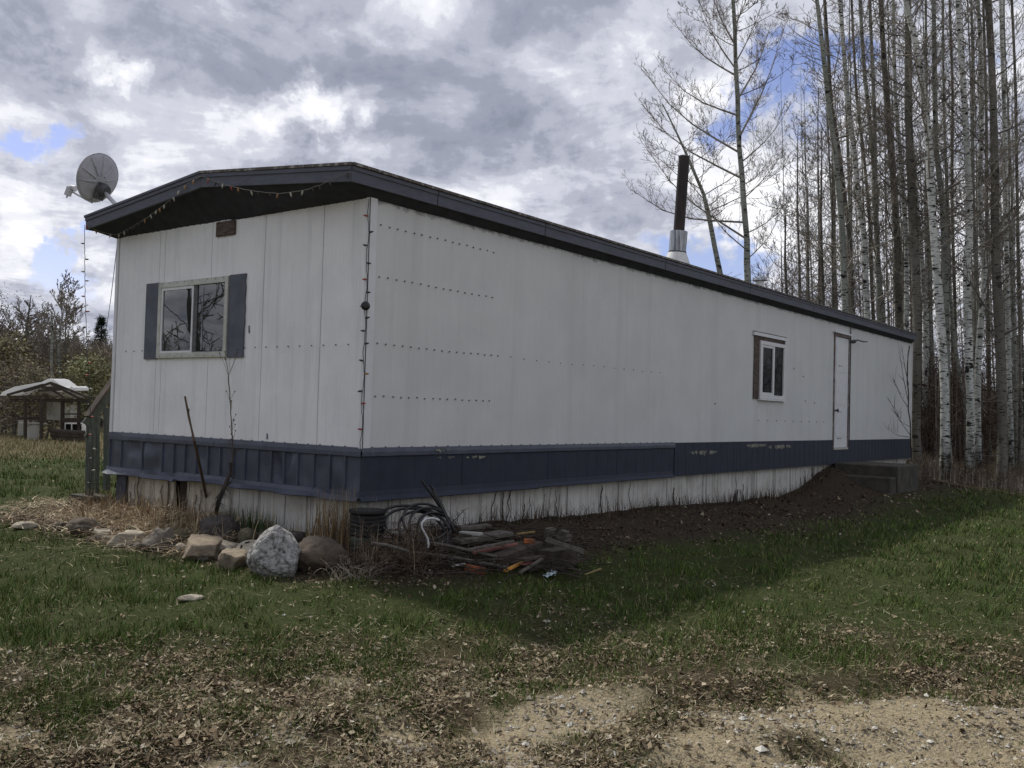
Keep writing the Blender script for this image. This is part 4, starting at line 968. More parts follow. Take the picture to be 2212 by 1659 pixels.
blades('dead_stalks', 520, around(-.05, -.52, .26, .12), .10, .40, .003, 1.3, [(.12, .085, .06), (.22, .16, .11), (.3, .24, .16)], 'dead brown stalks standing before the black tub', 16)
GR = [(.055, .10, .025), (.035, .065, .03), (.07, .10, .05)]
for i, (x, y, lb) in enumerate(((-.16, 1.42, 'short dark green sprouts nearest the dried plant'), (-.14, .98, 'spiky green sprouts behind the small grey stone'), (-.16, 1.15, 'tallest green shoots against the white skirting'))):
    blades('green_sprouts', 60, around(x, y, .05, .06), .08, .24 if i < 2 else .30, .006, .25, GR, lb, 20+i, cat='plant', group='green sprouts by the skirting', kind='thing')
def wall_side(rs):
    a = rs.uniform(1.2, 10.3); b = -.02-abs(rs.normal())*.07; return a, b, float(gz(a, b))-.01
blades('wall_weeds', 1300, wall_side, .05, .26, .004, .7, [(.07, .05, .035), (.12, .09, .06), (.045, .035, .028)], 'thin dead weeds along the foot of the long skirting', 14)
def wall_end(rs):
    b = rs.uniform(.1, 3.5); a = -.02-abs(rs.normal())*.10; return a, b, float(gz(a, b))-.01
blades('wall_weeds', 500, wall_end, .05, .22, .004, .8, STRAW+GR[:1], 'thin dead weeds along the foot of the end skirting', 15)
def heap(rs):
    # long pale stalks lying flat across the bed
    b = rs.uniform(1.0, 4.4); a = -.25-abs(rs.normal())*.42; return a, b, float(gz(a, b))+rs.uniform(0, .08)+.20*math.exp(-((a+.22)/.16)**2-((b-2.1)/.75)**2)*rs.uniform()
blades('fallen_stalks', 3600, heap, .015, .05, .0042, 9, [(.42, .34, .22), (.30, .22, .13), (.18, .12, .07), (.52, .45, .32)], 'pale fallen stalks lying over the flower bed', 17, droop=.06)
# vines clinging to the skirting
mb = MB(); r = random.Random(9)
for k in range(70):
    side = r.random() < .62
    if side: x = r.choice([1.9, 2.7, 3.5, 3.7, 4.2, 7.0, 7.2, 9.6, 9.9, 2.2, 5.3])+r.gauss(0, .09); y = .064
    else: x = .064; y = r.choice([2.7, 2.9, 3.2, 3.3, 1.9, 2.3])+r.gauss(0, .10)
    z = float(gz(x, y))-.02; P = []; n = r.randint(4, 11)
    for i in range(n):
        P.append((x, y, z)); z += r.uniform(.02, .05)
        if side: x += r.uniform(-.022, .022)
        else: y += r.uniform(-.022, .022)
        if z > -.40: break
    if len(P) > 2: mb.tube(P, r.uniform(.002, .005), 4, False)
tag(mb.build('dead_vines', bark_dark), 'dead vine stems clinging to the white skirting', kind='stuff')
def bare_shrub(name, base, n, h, spread, m, label, seed, rad=.004, cat='shrub', group=None, lean=(0, 0), sub=5):
    r = random.Random(seed); t = empty(name, tuple(base), label, cat, group); mb = MB()
    for k in range(n):
        th = r.uniform(0, 6.28); q0 = math.sqrt(r.random())*spread; p = np.array(base, float)+np.array([math.cos(th)*q0, math.sin(th)*q0*.6, 0]); p[2] = float(gz(p[0], p[1]))-.01
        d = np.array([r.gauss(0, .6), r.gauss(0, .6), r.uniform(.35, 1.5)]); d /= np.linalg.norm(d); L_ = h*r.uniform(.5, 1.35)/9; P = [p]
        for i in range(9):
            d = d+np.array([r.gauss(0, .30), r.gauss(0, .30), r.gauss(-.05, .26)]); d /= np.linalg.norm(d); p = p+d*L_; p[2] = max(p[2], base[2]-.03); P.append(p)
        R_ = rad*r.uniform(.5, 1.1); mb.tube(P, [R_*(1-.08*i) for i in range(10)], 4, False)
        for j in range(r.randint(1, sub)):
            i = r.randint(2, 8); q = P[i]; e = np.array([r.gauss(0, .7), r.gauss(0, .7), r.gauss(.1, .6)]); e = e/np.linalg.norm(e)*h*r.uniform(.08, .25)
            mb.tube([q, q+e*.5+np.array([0, 0, .012]), q+e+np.array([r.gauss(0, .02), 0, -.02])], [R_*.6, R_*.45, R_*.3], 3, False)
    mb.build('stems', m, t); return t
b = gp(850, 1222)
bare_shrub('bare_shrub', b, 90, .34, .30, stalk_m, 'tangled bare brown shrub twigs in front of the tub', 31, .005)
b = gp(768, 1246)
bare_shrub('twig_heap', b, 46, .20, .20, pale_twig, 'low heap of bleached twigs right of the brown boulder', 32, .004, cat='twigs')
b = gp(370, 1212); 
bare_shrub('twig_heap', b+np.array([.3, .1, 0]), 12, .20, .24, pale_twig, 'few bleached twigs over the stones at mid bed', 33, .004, cat='twigs')
b = gp(*t3(700, 850)); bare_shrub('bare_shrub', b, 60, .34, .30, mat('tan_stalk', (.19, .15, .11), .85, var=.35, scale=25), 'bare twiggy shrub between the tub and the pipe coil', 34, .004)
b = gp(*t3(1000, 740)); bare_shrub('bare_shrub', b, 60, .24, .22, bark_dark, 'dark withered shrub at the right of the pipe coil', 35, .004)
# slim sapling against the far end of the wall
z4 = lambda x, y: ((1950+x*.5072)*.72, (850+y*.5072)*.72)
P = [ony(*z4(x, y), -.25) for x, y in ((1545, 1050), (1540, 900), (1528, 700), (1520, 520), (1535, 370))]
t = empty('sapling', tuple(P[0]), 'slim bare sapling standing against the far right end of the long wall', 'sapling')
MB().tube(resample(P, .15, .012), .012, 5).build('stem', bark_dark, t)
mb = MB(); r = random.Random(3)
for (x0, y0, x1, y1) in ((1540, 900, 1410, 680), (1540, 910, 1400, 860), (1530, 740, 1440, 570), (1528, 700, 1480, 440), (1538, 850, 1440, 760), (1530, 600, 1490, 380)):
    a, b = ony(*z4(x0, y0), -.25), ony(*z4(x1, y1), -.35); mb.tube([a, a+(b-a)*.5+np.array([0, 0, -.05]), b], [.007, .005, .002], 4, False)
    for k in range(7):
        q_ = a+(b-a)*r.uniform(.3, 1); mb.tube([q_, q_+np.array([r.uniform(-.35, .1), r.uniform(-.1, .1), r.uniform(.05, .3)])], [.003, .0015], 3, False)
mb.build('branches', bark_dark, t)

# ------------------------------------------------------------------ trees
def bark(name, c, c2, marks, lo):
    m = bpy.data.materials.new(name); m.use_nodes = True; nt = m.node_tree; N = nt.nodes; L = nt.links; b = N['Principled BSDF']; b.inputs['Roughness'].default_value = .85; b.inputs['Specular IOR Level'].default_value = .15
    g = N.new('ShaderNodeNewGeometry')
    def nz(scale, loc, det=5):
        mp = N.new('ShaderNodeMapping'); mp.inputs['Scale'].default_value = scale; mp.inputs['Location'].default_value = loc; L.new(g.outputs['Position'], mp.inputs[0])
        n = N.new('ShaderNodeTexNoise'); n.inputs['Scale'].default_value = 1; n.inputs['Detail'].default_value = det; n.inputs['Roughness'].default_value = .6; L.new(mp.outputs[0], n.inputs['Vector']); return n.outputs['Fac']
    def mr(x, a, b_):
        k = N.new('ShaderNodeMapRange'); L.new(x, k.inputs[0]); k.inputs[1].default_value = a; k.inputs[2].default_value = b_; return k.outputs[0]
    def mix(f, a, bb):
        k = N.new('ShaderNodeMix'); k.data_type = 'RGBA'; L.new(f, k.inputs['Factor'])
        for nm, x in (('A', a), ('B', bb)):
            if isinstance(x, tuple): k.inputs[nm].default_value = (*x, 1)
            else: L.new(x, k.inputs[nm])
        return k.outputs['Result']
    x = mix(mr(nz((3, 3, .7), (0, 0, 0)), .38, .66), c, c2)                      # large tone
    x = mix(mr(nz((7, 7, 34), (3, 1, 2), 3), marks, marks+.06), x, (.022, .020, .018))       # short cross marks
    x = mix(mr(nz((4, 4, 5), (8, 3, 4), 6), marks+.04, marks+.09), x, (.03, .027, .024))  # branch scars
    # rougher dark bark near the foot
    s = N.new('ShaderNodeSeparateXYZ'); L.new(g.outputs['Position'], s.inputs[0])
    k = N.new('ShaderNodeMath'); k.operation = 'MULTIPLY_ADD'; L.new(nz((9, 9, 4), (1, 5, 7), 6), k.inputs[0]); k.inputs[1].default_value = 3.2; L.new(s.outputs[2], k.inputs[2])
    x = mix(mr(k.outputs[0], lo, lo-1.1), x, (.032, .028, .024))
    L.new(x, b.inputs['Base Color']); return m
birch = bark('bark_white', (.62, .63, .59), (.38, .40, .36), .535, 1.9)
aspen = bark('bark_green_grey', (.31, .325, .285), (.19, .20, .17), .56, 1.3)
brownb = bark('bark_brown_grey', (.18, .17, .145), (.105, .098, .08), .57, 1.2)
twig_m = mat('twig_grey_brown', (.14, .122, .105), .9, var=.3, scale=3)
twig_l = mat('twig_light', (.25, .225, .19), .9, var=.3, scale=3)

def rv(r): return Vector((r.gauss(0, 1), r.gauss(0, 1), r.gauss(0, 1)))
def grow(mbB, r, p, d, L_, rad, level, maxl, tw, rmin, upw=.25, den=1.0):
    # one limb with side shoots, curving upwards
    p = Vector(p); d = Vector(d)
    n = 5 if level == 0 else (4 if level == 1 else 3); P = [p]; R_ = [rad]; d = d.normalized(); dd = []
    for i in range(n):
        d = (d+Vector((r.gauss(0, .13), r.gauss(0, .13), r.gauss(0, .08)+upw/n*1.2))).normalized()
        p = p+d*(L_/n); P.append(p); R_.append(max(rmin, rad*(1-.8*(i+1)/n))); dd.append(d)
    mbB.tube(P, R_, 4 if level == 0 else 3, False)
    if level >= maxl: return
    k = int(5*den*max(.5, min(1.6, L_/1.2 if level == 0 else L_/.6))) + 1
    for j in range(k):
        f = r.uniform(.22, .98); i = min(n-1, int(f*n)); q = P[i]+(P[i+1]-P[i])*(f*n-i)
        e = dd[i].cross(rv(r)).normalized()
        e = dd[i]*r.uniform(.5, 1.0)+e*r.uniform(.6, 1.0)
        grow(mbB, r, q, e, L_*r.uniform(.28, .5)*(1-.35*f), max(rmin, rad*.45), level+1, maxl, tw, rmin, upw*.8, den)

def tree(pts, rads, label, bm_, seed, name='aspen_tree', cb=.3, nb=26, bl=2.0, maxl=2, tw=twig_m, group='bare aspens and birches in the grove', cat='tree', rmin=.0035, den=1.0, upw=.3, down=0.0, stubs=True):
    r = random.Random(seed); P = [np.array(p, float) for p in pts]
    # smooth the trunk with a little wander
    Q = []; RR = []
    for a in range(len(P)-1):
        m_ = max(2, int(np.linalg.norm(P[a+1]-P[a])/.8))
        for i in range(m_):
            f = i/m_; Q.append(P[a]+(P[a+1]-P[a])*f); RR.append(rads[a]+(rads[a+1]-rads[a])*f)
    Q.append(P[-1]); RR.append(rads[-1])
    k0 = rads[0]; w1, w2 = r.uniform(0, 6), r.uniform(0, 6)
    for i in range(1, len(Q)): Q[i] = Q[i]+np.array([math.sin(i*.9+w1)+.5*math.sin(i*2.1+w2), math.sin(i*.8+w2), 0])*k0*.32
    RR = [x*(1+.05*math.sin(i*1.7+w1)) for i, x in enumerate(RR)]
    RR[0] *= 1.35
    t = empty(name, tuple(P[0]), label, cat, group)
    mb = MB().tube(Q, RR, 12 if k0 > .07 else 7, False); mb.build('trunk', bm_, t, smooth=True)
    mb = MB(); H = len(Q)-1
    for j in range(nb):
        f = cb+(1-cb)*((j+.5)/nb)**.9; i = min(H-1, int(f*H)); q = Q[i]+(Q[i+1]-Q[i])*(f*H-i)
        th = r.uniform(0, 6.283); L_ = bl*(1.15-.75*(f-cb)/(1-cb))*r.uniform(.55, 1.2)
        d = np.array([math.cos(th), math.sin(th), r.uniform(.15, .75)-down*(1-f)])
        grow(mb, r, q, d, L_, max(rmin*1.3, RR[i]*.26), 0, maxl, tw, rmin, upw, den)
    if stubs:
        for j in range(8):
            f = r.uniform(.08, cb+.1); i = min(H-1, int(f*H)); q = Q[i]; th = r.uniform(0, 6.283); d = np.array([math.cos(th), math.sin(th), r.uniform(-.2, .3)])
            grow(mb, r, q, d, r.uniform(.2, .8), .007, 1, 2, tw, rmin, .1, .8)
    mb.build('crown', tw, t)
    return t
def trunk_pts(uv, D, top_ext=5.0):
    # photo points (lowest first) on a vertical sheet at depth D, grounded at the foot and carried on above the frame
    P = [atd(u, v, D) for u, v in uv]
    a = P[0].copy(); s = (P[1]-P[0])/max(.2, (P[1][2]-P[0][2])); 
    g = float(gz(a[0], a[1])); P = [a+s*(g-.05-a[2])*.5*np.array([1, 1, 0])+np.array([0, 0, g-.05-a[2]])] + (P if a[2] > g+.3 else P[1:])
    e = P[-1]-P[-2]; e = e/np.linalg.norm(e); P.append(P[-1]+e*top_ext*.5+np.array([.1, 0, 0])); P.append(P[-1]+e*top_ext*.5)
    return P
Z2 = lambda x, y: (1800+x*.5207, 216+y*.5207)
Z5 = lambda x, y: (1332+x*.3992, y*.3992)
G = [ # points, depth, px width (2212 scale), bark, label
 ([(2042, 1013), (2037, 841), (2029, 655), (2017, 459), (2007, 319), (1991, 192), (1975, 80), (1959, 0)], 19.6, 20, birch, 'brightest white birch with black scars, leaning left as it rises'),
 ([(2050, 1000), (2046, 800), (2041, 640), (2035, 440), (2025, 319), (2019, 120), (2013, 0)], 20.6, 15, aspen, 'grey green aspen tucked behind the brightest white birch'),
 ([(2093, 1012), (2093, 780), (2092, 580), (2094, 500), (2088, 360), (2082, 200), (2072, 0)], 19.8, 18, birch, 'straight white birch with many cross marks, second of the bright ones'),
 ([(2160, 1002), (2162, 780), (2158, 620), (2150, 480), (2142, 240), (2134, 0)], 20.0, 23, brownb, 'thickest brown grey trunk near the right side of the grove'),
 ([(2114, 985), (2114, 800), (2118, 700), (2125, 590), (2121, 500), (2119, 380), (2120, 268), (2116, 100), (2114, 0)], 21.0, 15, birch, 'white trunk bowed to the right between the straight birch and the thickest trunk'),
 ([(2084, 985), (2081, 867), (2063, 737), (2050, 580), (2045, 476), (2040, 300), (2038, 0)], 22.5, 9, aspen, 'slim trunk slanting left behind the two white birches'),
 ([(1828, 960), (1826, 669), (1816, 476), (1805, 330), (1799, 280), (1783, 160), (1763, 0)], 21.0, 16, aspen, 'greenish aspen rising over the roof, leftmost thick trunk'),
 ([(1848, 960), (1842, 669), (1832, 500), (1812, 330), (1799, 240), (1790, 120), (1781, 0)], 23.5, 11, brownb, 'thinner dark trunk crossing the leftmost thick aspen'),
 ([(1880, 960), (1875, 685), (1865, 528), (1855, 440), (1847, 320), (1827, 160), (1811, 0)], 21.5, 15, birch, 'pale trunk with dark scars above the roof, second thick one'),
 ([(1905, 960), (1899, 600), (1891, 440), (1883, 320), (1867, 160), (1859, 0)], 22.5, 13, aspen, 'grey trunk right of the pale scarred one over the roof'),
 ([(1890, 960), (1888, 685), (1878, 476), (1864, 330), (1852, 216), (1840, 0)], 25.0, 9, brownb, 'thin brown trunk between two pale trunks above the roof'),
 ([(1912, 960), (1907, 685), (1894, 476), (1889, 320), (1884, 150), (1880, 0)], 24.0, 12, aspen, 'middle sized greenish trunk ending at the low part of the roof'),
 ([(1947, 960), (1943, 705), (1938, 528), (1922, 320), (1912, 160), (1905, 0)], 21.8, 18, brownb, 'heavy dark trunk behind the far end of the roof'),
 ([(1961, 960), (1959, 711), (1956, 528), (1944, 330), (1936, 200), (1930, 0)], 21.0, 12, birch, 'patchy black and white trunk at the roof end'),
 ([(2000, 990), (2000, 945), (1998, 673), (1987, 528), (1972, 320), (1962, 160), (1955, 0)], 23.0, 13, birch, 'pale trunk half lit between the wall end and the brightest birch'),
 ([(1981, 1004), (1980, 737), (1972, 500), (1966, 250), (1960, 0)], 20.4, 21, brownb, 'dark thick trunk right at the far end of the wall'),
 ([(2183, 990), (2180, 685), (2172, 476), (2168, 220), (2165, 0)], 22.0, 13, birch, 'pale trunk with bright left edge near the right picture border'),
 ([(2203, 985), (2202, 700), (2200, 476), (2193, 220), (2186, 0)], 24.0, 9, brownb, 'thin dark trunk farthest right of the grove'),
 ([(2136, 985), (2135, 700), (2133, 476), (2129, 250), (2125, 0)], 24.0, 9, brownb, 'thin trunk just left of the thickest brown trunk'),
 ([(2101, 985), (2102, 840), (2107, 632), (2104, 400), (2098, 0)], 25.5, 9, aspen, 'thin greenish trunk behind the straight white birch'),
 ([(2064, 985), (2062, 684), (2058, 424), (2056, 200), (2052, 0)], 26.0, 8, brownb, 'thin trunk midway between the two brightest birches'),
 ([(2025, 985), (2023, 945), (2013, 684), (2006, 420), (1999, 0)], 25.5, 8, aspen, 'thin trunk left of the brightest birch'),
]
for k, (uv, D, wpx, bk, lb) in enumerate(G):
    P = trunk_pts(uv, D, 6.5); r0 = wpx/2*D/FPX*.90; n = len(P); rads = [r0*(1.06-.62*(i/(n-1))**1.4) for i in range(n)]
    tree(P, rads, lb, bk, 100+k, name='birch_tree' if bk is birch else 'aspen_tree', cb=.22, nb=46, bl=1.7, maxl=2, tw=twig_m if k % 2 else twig_l, rmin=.0042, den=1.15, upw=.5)
# slimmer trunks filling the stand
r = random.Random(77)
ANC = [(1826, 'leftmost thick aspen above the roof'), (1870, 'pale scarred trunk above the roof'), (1899, 'grey trunk above the roof'), (1940, 'heavy dark trunk behind the roof end'), (1960, 'patchy black and white trunk at the roof end'), (1981, 'dark trunk touching the wall end'), (2000, 'half lit pale trunk'), (2032, 'brightest white birch'), (2056, 'slim slanting trunk'), (2093, 'straight marked birch'), (2122, 'bowed white trunk'), (2160, 'thickest brown grey trunk'), (2182, 'pale trunk near the right border'), (2206, 'thin trunk at the right border')]
USED = {}
def slim_label(u, tone, D):
    a = min(ANC, key=lambda q: abs(q[0]-u)); side = 'left' if u < a[0] else 'right'
    l = '%s %s trunk just %s of the %s' % ('slim' if D < 32 else 'very thin', tone, side, a[1])
    if l in USED: l = l.replace('trunk just', 'trunk farther', 1)
    if l in USED: l = l.replace('trunk farther', 'background trunk', 1)
    USED[l] = 1; return l
for i in range(62):
    u = r.uniform(1700, 2225); D = r.uniform(24, 40); s = r.uniform(-14, 30)
    if u < 1840 and r.random() < .35: continue
    top = atd(u-s-18, 0, D); foot = atd(u, 985, D); g = float(gz(foot[0], foot[1])); foot[2] = g-.05
    if foot[1] < -2.6 and D < 30: continue
    hgt = r.uniform(9.5, 15); e = (top-foot); P = [foot, foot+e*(hgt*.35/e[2]), foot+e*(hgt*.7/e[2])+np.array([r.uniform(-.2, .2), 0, 0]), foot+e*(hgt/e[2])]
    r0 = r.uniform(.022, .056); bk = r.choice([aspen, aspen, brownb, birch])
    tree(P, [r0, r0*.8, r0*.5, r0*.2], slim_label(u-s*.4, {'bark_white': 'whitish', 'bark_green_grey': 'grey green', 'bark_brown_grey': 'brownish'}[bk.name], D), bk, 300+i, cb=.2, nb=24, bl=1.5, maxl=2, rmin=.0055, den=.9, upw=.6, stubs=False, tw=r.choice([twig_m, twig_m, twig_l]))
# outer trees to the left of the grove, with wide bare crowns
for k, (u, D, ht, lb) in enumerate(((1722, 30, 10.5, 'slender high bare tree right of the roof vent'), (1765, 31, 12.0, 'tall slim bare tree close to the leftmost thick aspen'), (1690, 34, 7.5, 'faint bare tree right above the roof vent'), (1800, 29, 11.5, 'slim bare tree inside the left edge of the grove'), (1700, 25, 7.0, 'small bare tree beside the roof vent'), (1745, 27, 8.0, 'bare tree with fine twigs between the vent and the grove'), (1430, 30, 5.2, 'low bare shrub tree left of the flue pipe'), (1660, 32, 5.6, 'low bare tree right of the lone poplar'), (1775, 24, 8.5, 'slim bare tree at the left edge of the grove'))):
    foot = atd(u, 960, D); foot[2] = float(gz(foot[0], foot[1])); P = [foot, foot+np.array([.05, 0, ht*.4]), foot+np.array([-.1, .1, ht*.75]), foot+np.array([-.15, .1, ht])]
    tree(P, [.07, .055, .03, .01], lb, brownb, 500+k, cb=.15, nb=34, bl=1.9, maxl=2, rmin=.0055, den=1.1, upw=.5, group='bare trees behind the roof')
# the lone poplar and its leaning neighbour
uv = [(1622, 960), (1617, 611), (1613, 519), (1605, 439), (1597, 319), (1595, 208), (1589, 120), (1581, 0)]
D = 19.5; P = trunk_pts(uv, D, 3.2); n = len(P); r0 = 7.2*D/FPX
t = tree(P, [r0*(1.15-.75*(i/(n-1))) for i in range(n)], 'lone bare poplar with wide drooping limbs rising behind the roof', aspen, 61, name='poplar_tree', cb=.62, nb=16, bl=1.5, maxl=3, rmin=.0045, den=1.0, stubs=False, group='bare trees behind the roof')
mb = MB(); r = random.Random(8)
limbs = [((1609, 480), (1370, 425)), ((1611, 515), (1395, 330)), ((1613, 540), (1520, 440)), ((1602, 385), (1385, 235)), ((1598, 330), (1395, 170)), ((1596, 250), (1440, 165)), ((1593, 165), (1460, 60)), ((1590, 150), (1510, 10)),
         ((1600, 290), (1690, 80)), ((1602, 350), (1700, 245)), ((1606, 430), (1690, 330)), ((1611, 505), (1700, 440)), ((1596, 210), (1665, 60)), ((1592, 130), (1650, 0)), ((1614, 560), (1680, 480)), ((1604, 400), (1660, 350)), ((1590, 100), (1530, -40)), ((1586, 60), (1630, -60))]
for (a, b) in limbs:
    pa, pb2 = atd(*a, D), atd(*b, D+r.uniform(-1.3, 1.3)); L_ = np.linalg.norm(pb2-pa); m_ = pa+(pb2-pa)*.5+np.array([0, 0, -.12*L_*.6])
    Q = [pa, pa+(m_-pa)*.5+np.array([0, 0, -.01]), m_, m_+(pb2-m_)*.5+np.array([0, 0, -.02*L_]), pb2+np.array([0, 0, .04*L_])]; rr_ = [.024, .020, .015, .009, .005]
    rr_ = [x*min(1, L_/2.0) for x in rr_]; mb.tube(Q, rr_, 5, False)
    for j in range(int(8+L_*7)):
        f = r.uniform(.15, 1); i = min(3, int(f*4)); q_ = Q[i]+(Q[i+1]-Q[i])*(f*4-i); dd = (Q[i+1]-Q[i]); dd /= np.linalg.norm(dd)
        e = dd*.6+np.array([r.gauss(0, .5), r.gauss(0, .5), r.uniform(0, .9)]); grow(mb, r, q_, e, r.uniform(.3, .85)*(1.2-.5*f), .0048, 1, 3, None, .0028, .4, .85)
mb.build('crown', twig_l, t)
uv = [(1560, 960), (1556, 595), (1536, 479), (1520, 419), (1492, 359)]
P = trunk_pts(uv, 21.5, 1.6); tree(P, [.085-.073*i/(len(P)-1) for i in range(len(P))], 'leaning bare tree between the flue pipe and the lone poplar', aspen, 62, cb=.5, nb=22, bl=1.7, maxl=2, rmin=.0045, den=1.2, group='bare trees behind the roof')
# a bare tree out in the yard that the end window mirrors
b = np.array([-5.35, 9.6, 0]); b[2] = float(gz(b[0], b[1]))
tree([b, b+np.array([.1, 0, 1.4]), b+np.array([.5, .1, 3]), b+np.array([.4, .2, 4.6])], [.11, .09, .05, .02], 'small gnarled bare tree in the side yard', brownb, 71, name='yard_tree', cb=.2, nb=16, bl=2.2, maxl=2, rmin=.01, den=.6, upw=.2, group='yard trees')

# ------------------------------------------------------------------ woods on the left and far off
olive = mat('young_leaf_olive', (0, 0, 0), .8, var=.25, scale=2, attr='col', spec=.1)
def spruce(name, base, h, wd, label, seed, n=5200, group=None):
    rs = np.random.RandomState(seed); t = empty(name, tuple(base), label, 'tree', group); b = np.array(base)
    MB().tube([b, b+np.array([0, 0, h*.5]), b+np.array([.05, 0, h])], [.12, .07, .015], 7, False).build('trunk', brownb, t)
    nw = 26; lv = rs.uniform(.06, 1, 420)**.9; lv = np.round(lv*nw)/nw+rs.normal(size=420)*.006; th = rs.uniform(0, 6.283, 420); L_ = wd*(1.02-lv)*rs.uniform(.45, 1.15, 420)+.05
    i = rs.randint(420, size=n); s_ = rs.uniform(.1, 1, n)**.7; r_ = L_[i]*s_
    P = b+np.stack([np.cos(th[i])*r_, np.sin(th[i])*r_, lv[i]*h-r_*.32+.10*wd*(s_>.8)], -1)+rs.normal(size=(n, 3))*np.array([.035, .035, .03])*wd
    a = rs.normal(size=(n, 3)); a[:, :2] += np.stack([np.cos(th[i]), np.sin(th[i])], -1)*1.5; a /= np.linalg.norm(a, axis=1, keepdims=True); c = rs.normal(size=(n, 3)); c /= np.linalg.norm(c, axis=1, keepdims=True)
    w = .05; V = np.stack([P-c*w*.4, P+c*w*.4, P+a*.19], 1)
    mesh_from_tris('crown', V, np.array([(.022, .036, .022), (.035, .05, .03), (.014, .024, .016)])[rs.randint(3, size=n)]*rs.uniform(.7, 1.3, (n, 1)), olive, None, 'stuff', t, 3)
    return t
def leafy(name, base, h, wd, cols, label, seed, n=5000, trunkr=.10, lsz=.07, cat='tree', group='trees at the edge of the far wood', cz=.55, stems=14, bm_=brownb, twn=None, conic=False, zlo=.12):
    rs = np.random.RandomState(seed); r = random.Random(seed); t = empty(name, tuple(base), label, cat, group)
    top = np.array(base)+np.array([r.uniform(-.2, .2), r.uniform(-.2, .2), h]); mb = MB()
    mb.tube([base, np.array(base)+(top-np.array(base))*.5+np.array([r.uniform(-.2, .2), 0, 0]), top], [trunkr, trunkr*.6, trunkr*.12], 7, False); mb.build('trunk', bm_, t)
    mb = MB(); cl = []
    for k in range(stems):
        f = r.uniform(zlo, .95); q_ = np.array(base)+(top-np.array(base))*f; th = r.uniform(0, 6.28)
        prof = (1-f)*1.1 if conic else math.sin(math.pi*min(1, max(0, (f+.25)/1.3)))
        L_ = wd*prof*r.uniform(.5, 1.1); d = np.array([math.cos(th), math.sin(th), -.15 if conic else r.uniform(.3, 1.0)])
        grow(mb, r, q_, d, L_, trunkr*.25, 0, 2 if twn else 1, None, .008 if twn else .01, .3 if not conic else 0, twn or 1.0)
        for j in range(4): cl.append(q_+d/np.linalg.norm(d)*L_*r.uniform(.3, 1.0))
    mb.build('branches', twig_m, t)['kind'] = 'stuff'
    if n:
        cl = np.array(cl); ci = cl[rs.randint(len(cl), size=n)]; P = ci+rs.normal(size=(n, 3))*np.array([1, 1, .8 if not conic else .35])*wd*.17
        th = rs.uniform(0, 6.283, n); ph = rs.uniform(-1, 1, n); s = lsz*rs.uniform(.5, 1.4, n)
        a = np.stack([np.cos(th), np.sin(th), ph*.6], -1); b = np.stack([-np.sin(th)*ph, np.cos(th)*ph, rs.uniform(-1, 1, n)], -1); b /= (np.linalg.norm(b, axis=1, keepdims=True)+.2)
        V = np.stack([P+a*s[:, None], P+b*s[:, None]*.7, P-a*s[:, None], P-b*s[:, None]*.7], 1)
        c = np.array(cols)[rs.randint(len(cols), size=n)]*rs.uniform(.6, 1.35, (n, 1))
        mesh_from_tris('crown', V, c, olive, None, 'stuff', t, 4)
    return t
def place(u, D, v=960): p = atd(u, v, D); p[2] = float(gz(p[0], p[1]))-.05; return p
BR = [(.22, .18, .14), (.27, .23, .175), (.16, .13, .105)]; OL = [(.22, .20, .11), (.25, .23, .12), (.17, .155, .095)]
LG = [(.36, .38, .20), (.28, .29, .15), (.44, .46, .28)]; SP = [(.018, .03, .018), (.03, .042, .024), (.012, .02, .014)]
leafy('wood_tree', place(-25, 36), 5.0, 1.9, BR+OL[:1], 'tall brownish budding tree at the left picture border', 1, 2600, .16, .035, stems=44, twn=1.5)
leafy('wood_tree', place(48, 40), 5.5, 1.9, BR+[(.15, .12, .09)], 'tall greyish brown tree second from the left border', 2, 1800, .15, .035, stems=52, twn=1.6)
leafy('wood_tree', place(8, 30), 3.0, 1.5, OL+BR[:1], 'olive green bushy tree low at the left border', 3, 6500, .10, .05, stems=30)
leafy('wood_tree', place(95, 46), 4.3, 2.2, BR, 'brown tree behind the garden shelter roof', 4, 2000, .12, .04, stems=40, twn=1.5)
leafy('wood_tree', place(160, 48), 4.2, 2.6, BR, 'brown tree between the pale aspens and the spruce', 5, 2000, .12, .04, stems=40, twn=1.5)
leafy('wood_tree', place(235, 42), 3.5, 1.9, BR+OL, 'brown green tree next to the left wall edge', 6, 3400, .12, .04, stems=38, twn=1.3)
leafy('wood_tree', place(188, 33), 2.6, 1.2, LG+OL, 'pale yellow green leafy tree behind the shelter', 7, 7000, .09, .045, stems=30)
spruce('spruce_tree', place(208, 45), 4.9, 1.25, 'dark pointed spruce rising above the brown wood', 8, group='trees at the edge of the far wood')
leafy('wood_tree', place(70, 27), 2.1, 1.0, OL+BR, 'small olive shrub tree before the shelter', 9, 2400, .04, .035, stems=16, zlo=.02)
leafy('wood_tree', place(30, 28), 2.3, 1.2, BR+OL[:1], 'brownish shrub at the left of the shelter', 10, 2600, .05, .035, stems=18, zlo=.02)
leafy('wood_tree', place(98, 27.5), 1.6, .6, OL+BR, 'narrow olive shrub right of the shelter post', 101, 1300, .04, .03, stems=14, zlo=.02)
P = [place(133, 38), atd(126, 760, 38), atd(133, 680, 38), atd(131, 610, 38)]
tree(P, [.07, .055, .03, .012], 'tall pale bare aspen standing out above the far wood', aspen, 81, cb=.28, nb=40, bl=1.5, maxl=2, rmin=.012, den=1.3, upw=.9, tw=twig_l, group='trees at the edge of the far wood', stubs=False)
P = [place(140, 38.6), atd(142, 760, 38.6), atd(143, 690, 38.6), atd(145, 645, 38.6)]
